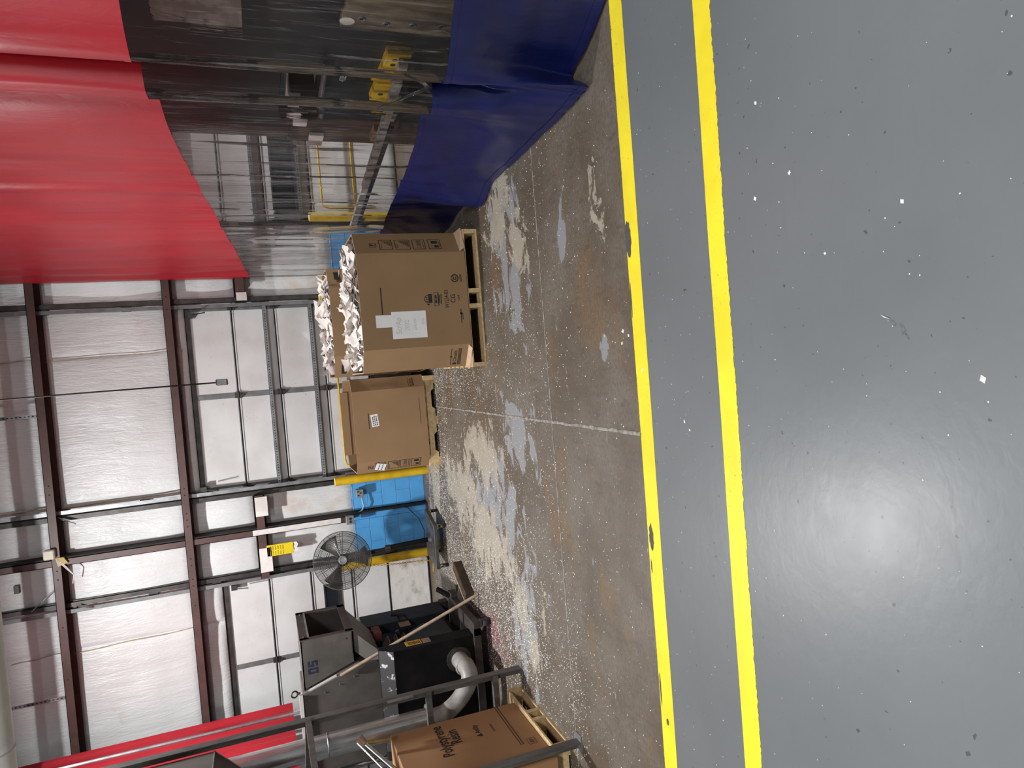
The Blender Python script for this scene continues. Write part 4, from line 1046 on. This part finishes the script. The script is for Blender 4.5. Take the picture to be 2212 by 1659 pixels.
# broom handle and timber block on the floor
bh = thing('wooden_pole', 'worn wooden broom handle leaning across the grinder', 'pole', (-2.45, 6.94, 0))
p0_ = V((-2.44,6.93,.012)); p1_ = V((-2.93,6.835,1.50))
MB().tube([p0_.lerp(p1_, i/12) for i in range(13)], .0165, 12).build('shaft', handle_wood, bh, smooth='auto')
tb = thing('timber_block', 'dark oil-soaked timber block lying on the floor by the grinder', 'timber', (-2.45, 7.35, 0))
a_ = V((-2.27,7.56,.05)); b_ = V((-2.52,7.12,.05))
MB().bar(a_, b_, .11, .10).build('block', wood_old, tb, bevel=.006)
MB().bar(a_+V((-.045,.025,.0515)), b_+V((-.045,.025,.0515)), .018, .003).build('sawn_face', wood_cut, tb)

# ---------------------------------------------------------------- steel stand with funnel over the resin box
sd = thing('steel_stand', 'dark angle-iron stand around the resin box at the left', 'stand', (-3.4, 5.2, 0))
P1 = (-2.76,5.80); P2 = (-2.84,4.60)
for (x, y, a, b) in ((P1[0],P1[1],(-1,0,0),(0,-1,0)), (P2[0],P2[1],(-1,0,0),(0,-1,0)), (-4.12,5.80,(1,0,0),(0,-1,0)), (-4.12,4.60,(1,0,0),(0,-1,0))):
    mb = MB().angle((x,y,.0),(x,y,3.35),.075,.008,a,b); lg = mb.build('leg', angle_iron, sd)
    MB().box(x-.07,x+.05,y-.08,y+.04,0,.008).build('foot_plate', galv, lg)
for z, dz in ((.25,0),(.86,0),(1.86,.10),):
    MB().bar((P1[0]-.02,P1[1]-.03,z),(-4.10,P1[1]-.03,z+dz),.05,.05).build('cross_bar', angle_iron, sd)
MB().bar((P1[0]-.02,P1[1]-.03,1.86),(P2[0]-.02,P2[1]-.03,1.86),.05,.045).build('cross_bar', angle_iron, sd)
MB().bar((-4.10,5.77,1.9),(-4.10,4.6,1.9),.05,.05).build('cross_bar', angle_iron, sd)
mb = MB().box(P1[0]-.012,P1[0]+.006,P1[1]-.09,P1[1]-.08,1.0,1.22); mb.build('splice_plate', galv, sd)
fn_ = thing('funnel_hopper', 'grey sheet metal funnel hopper mounted high on the steel stand', 'hopper', (-3.4, 5.2, 2.0))
x0, x1, y0, y1 = -4.05, -2.80, 4.66, 5.70
mb = MB().box(x0,x1,y0,y1,2.56,3.34); mb.build('bin', hop_grey, fn_, bevel=.004)
cxm, cym = -3.5, 5.15; s_ = .12
mb = MB(); r0 = [V((x0,y0,2.56)),V((x1,y0,2.56)),V((x1,y1,2.56)),V((x0,y1,2.56))]; r1 = [V((cxm-s_,cym-s_,1.75)),V((cxm+s_,cym-s_,1.75)),V((cxm+s_,cym+s_,1.75)),V((cxm-s_,cym+s_,1.75))]
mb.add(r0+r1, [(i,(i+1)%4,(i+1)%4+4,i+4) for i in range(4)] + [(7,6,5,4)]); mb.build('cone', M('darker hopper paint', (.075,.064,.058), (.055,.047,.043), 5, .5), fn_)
mb = MB()
for i in range(4): mb.bar(r0[i], r1[i], .008, .008)
for i in range(4): mb.bar(r0[i], r0[(i+1)%4], .008, .008)
mb.build('weld_seam', M('pale weld', (.24,.22,.21), (.15,.14,.13), 9, .5), fn_)
mb = MB(); n_ = 20; yl_ = 5.66
for k in range(1):
    ring = []
    for i in range(n_):
        a = 2*math.pi*i/n_; ring.append((-2.80 + 0, yl_ + .0 + .055*max(-1,min(1,1.35*math.cos(a))), 3.40 + .075*max(-1,min(1,1.35*math.sin(a)))))
    mb.tube([V(p) for p in ring] + [V(ring[0])], .013, 6, cap=False)
mb.build('lifting_lug', angle_iron, fn_)
# suction lance resting on the resin box
ln = thing('suction_lance', 'chrome suction lance with hose resting on the resin box', 'lance', (-3.1, 5.3, 1.3))
mb = MB().cyl((-2.86,5.45,1.50),(-2.90,5.42,1.46),.030,12,.022); mb.build('brass_tip', copper, ln, smooth='auto')
mb = MB().cyl((-2.90,5.40,1.46),(-3.10,5.25,1.25),.020,12); mb.cyl((-2.88,5.42,1.52),(-3.12,5.30,1.32),.007,8); mb.build('chrome_tube', chrome, ln, smooth='auto')
mb = MB().cyl((-2.90,5.42,1.44),(-2.93,5.44,1.26),.016,10); mb.build('valve', brass, ln, smooth='auto')
hs = [V((-3.12,5.28,1.45)) + V((.10*math.cos(a)*.4-.05, .0, .13*math.sin(a))) + V((-.02*i/30,0,0)) for i, a in enumerate([math.pi*(.5+ .9*i/30) for i in range(31)])]
MB().tube(hs, lambda t: .038 + .004*math.sin(t*140), 12).build('ribbed_hose', rubber, ln, smooth=True)

# ---------------------------------------------------------------- press seen through the clear curtain
pr = thing('moulding_press', 'dark moulding press with steel plates behind the clear curtain', 'machine', (3.2, 4.9, 0))
MB().box(2.42, 5.2, 2.6, 5.6, 0, 3.9).build('frame', press_dark, pr, bevel=.01)
MB().box(2.38, 2.42, 4.50, 4.92, 1.90, 2.43).build('steel_plate', plate_steel, pr, bevel=.004)
MB().box(2.37, 2.42, 3.6, 4.76, .45, 1.28).build('brown_plate', plate_brown, pr, bevel=.004)
MB().box(2.39, 2.42, 3.6, 4.30, 1.36, 1.84).build('upper_plate', plate_brown, pr, bevel=.004)
mb = MB()
for y, z in ((4.62,1.15),(4.66,.98),(4.64,.80),(4.62,.60),(4.1,1.0),(4.1,.7)): mb.torus((2.368,y,z),(1,0,0),.020,.007,16,5)
for y, z in ((4.86,2.25),(4.84,2.12),(4.62,2.3)): mb.torus((2.378,y,z),(1,0,0),.014,.006,14,5)
tag(mb.build('bolt_ring', galv, pr), kind='stuff')
MB().cyl((2.366,4.67,1.26-.02),(2.37,4.67,1.24),.05,20).build('plug', plate_steel, pr)
mb = MB()
for y, z in ((4.62,1.15),(4.66,.98),(4.64,.80),(4.62,.60),(4.86,2.25),(4.84,2.12)): mb.cyl((2.367,y,z),(2.3695,y,z),.013,10)
tag(mb.build('bolt_hole', black_gap, pr), kind='stuff')
yf = MB().box(2.35, 2.42, 5.06, 5.95, .715, .90).build('yellow_flange', yellow_paint, pr, bevel=.004)
mb = MB()
for y in (5.15, 5.23, 5.80): mb.cyl((2.348,y,.83),(2.351,y,.83),.022,14)
mb.build('flange_hole', black_gap, yf)
lettering('43359', .07, (2.349,5.52,1.17), (0,-1,0), (0,0,1), plate_steel, pr, sx=.8)
MB().box(2.46, 2.95, 5.6, 6.95, 1.62, 3.9).build('upper_body', press_dark, pr, bevel=.006)
MB().box(2.42, 2.9, 5.6, 6.6, 0, 1.28).build('lower_body', press_dark, pr, bevel=.006)
MB().cyl((2.36,5.3,1.32),(2.36,6.2,1.30),.022,12).build('tie_rod', chrome, pr, smooth='auto')
mb = MB().box(2.5,2.9,6.6,7.5,0,1.5); mb.box(2.5,2.56,6.7,7.4,1.5,2.9); mb.build('side_column', M('rusty brown side', (.085,.045,.032), (.05,.03,.022), 5, .6), pr, bevel=.006)
for y, z, s1, s2 in ((6.3,1.50,.25,.14),(6.75,1.42,.30,.18),(7.3,1.24,.30,.20)):
    MB().box(2.44, 2.47, y-s1/2, y+s1/2, z-s2*.35, z+s2*.35).build('white_guard', white_steel, pr)
MB().box(2.42,2.5,6.9,7.2,.62,.70).build('copper_bracket', copper, pr)
hr = thing('horizontal_bar', 'pale timber bar running behind the clear curtain', 'bar', (2.1, 7.0, .75))
MB().bar((2.32,5.10,.775),(1.88,9.02,.705),.05,.07).build('bar', M('weathered timber', (.33,.31,.28), (.22,.20,.18), 12, .7), hr)
MB().bar((2.33,5.10,.725),(1.92,9.04,.66),.03,.10).build('dark_channel', dark_steel, hr)

# ---------------------------------------------------------------- plastic flakes on the floor (uncountable)
def flakes(name, label, pts, mat):
    mb = MB()
    for (x, y, s, a, el_) in pts:
        c, sn = math.cos(a)*s, math.sin(a)*s; h = s*rf.uniform(.25, .6); z0 = .001
        mb.add([(x+c*el_, y+sn*el_, z0), (x-sn, y+c, z0), (x-c*el_, y-sn*el_, z0), (x+sn, y-c, z0), (x+c*.2*el_, y+sn*.2, z0+h), (x-c*.3*el_, y-sn*.3, z0+h*.8)],
               [(0,1,4),(1,2,5),(1,5,4),(2,3,5),(3,0,4),(3,4,5)])
    return tag(mb.build(name, mat, None), label, 'flakes', kind='stuff')
rf = random.Random(11)
pts = []
def dens(x, y):
    d = .012
    d += 1.4*math.exp(-(((x+2.55)/.50)**2 + ((y-7.2)/1.2)**2))
    d += .95*math.exp(-(((x+2.40)/.40)**2 + ((y-6.0)/.8)**2))
    d += .9*math.exp(-(((y-8.25)/.45)**2))*(1 if -2.6 < x < .1 else .2)
    d += .8*math.exp(-(((x+.10)/.18)**2 + ((y-7.3)/.9)**2))
    d += .30*math.exp(-(((x+1.6)/1.0)**2 + ((y-6.9)/1.1)**2))
    d += .9*math.exp(-(((x+2.75)/.2)**2 + ((y-6.2)/.4)**2))
    d += .12*math.exp(-((y-5.2)/1.0)**2)
    d += .5*math.exp(-(((x+2.5)/.5)**2 + ((y-4.55)/.12)**2))
    return d
while len(pts) < 36000:
    x = rf.uniform(-3.6, 1.7); y = rf.uniform(3.4, 9.1)
    if rf.random() < dens(x, y):
        s = rf.choice((.0015,.002,.0022,.0028,.0035,.005))*(.9 if y < 5 else 1.0); pts.append((x, y, s, rf.uniform(0, 6.28), rf.uniform(1, 1.7)))
flakes('plastic_flakes', 'white plastic flakes scattered over the bare concrete', pts, fleck_mat)
pts = []
for k in range(420):
    y = 3.2 - 2.2*rf.random()**1.3; pts.append((rf.uniform(-2.6, 2.2), y, rf.choice((.0014,.0018,.0022,.003)), rf.uniform(0, 6.28), 1.2))
for x, y, s in ((.42,1.63,.008),(-.16,1.40,.011),(.60,2.31,.009),(.65,2.11,.008),(.31,1.96,.006),(.98,2.27,.008),(-.37,2.93,.008),(-.41,2.89,.007),(.06,3.50,.010),(.13,3.48,.014),(.10,3.42,.010),(-.10,3.30,.010)): pts.append((x, y, s, rf.uniform(0, 6), 1.3))
flakes('plastic_flakes', 'few white plastic specks on the grey painted aisle', pts, fleck_mat)
# a larger chip and a scuffed tear in the paint
tr = thing('plastic_sliver', 'thin white plastic sliver on the grey aisle with dark scuffs', 'sliver', (.05, 1.72, 0))
MB().prism([(.062,1.735,.001),(.050,1.712,.001),(.045,1.700,.001),(.050,1.718,.001)], (0,0,.004)).build('sliver', fleck_mat, tr)
mb = MB(); 
for (x, y, l_, w, a) in ((.03,1.690,.03,.007,.7),(.005,1.655,.045,.009,.4),(-.02,1.640,.02,.004,.5)):
    n_ = 14; mb.add([V((x + math.cos(a)*l_*math.cos(q)*.5 - math.sin(a)*w*math.sin(q), y + math.sin(a)*l_*math.cos(q)*.5 + math.cos(a)*w*math.sin(q)*(1+.5*noise.noise((q*2, x*50, 0))), .0008)) for q in [2*math.pi*i/n_ for i in range(n_)]], [tuple(range(n_))])
mb.build('scuff', M('dark scuff', (.09,.09,.09), (.15,.15,.155), 60, .7), tr)
bpy.context.view_layer.update()
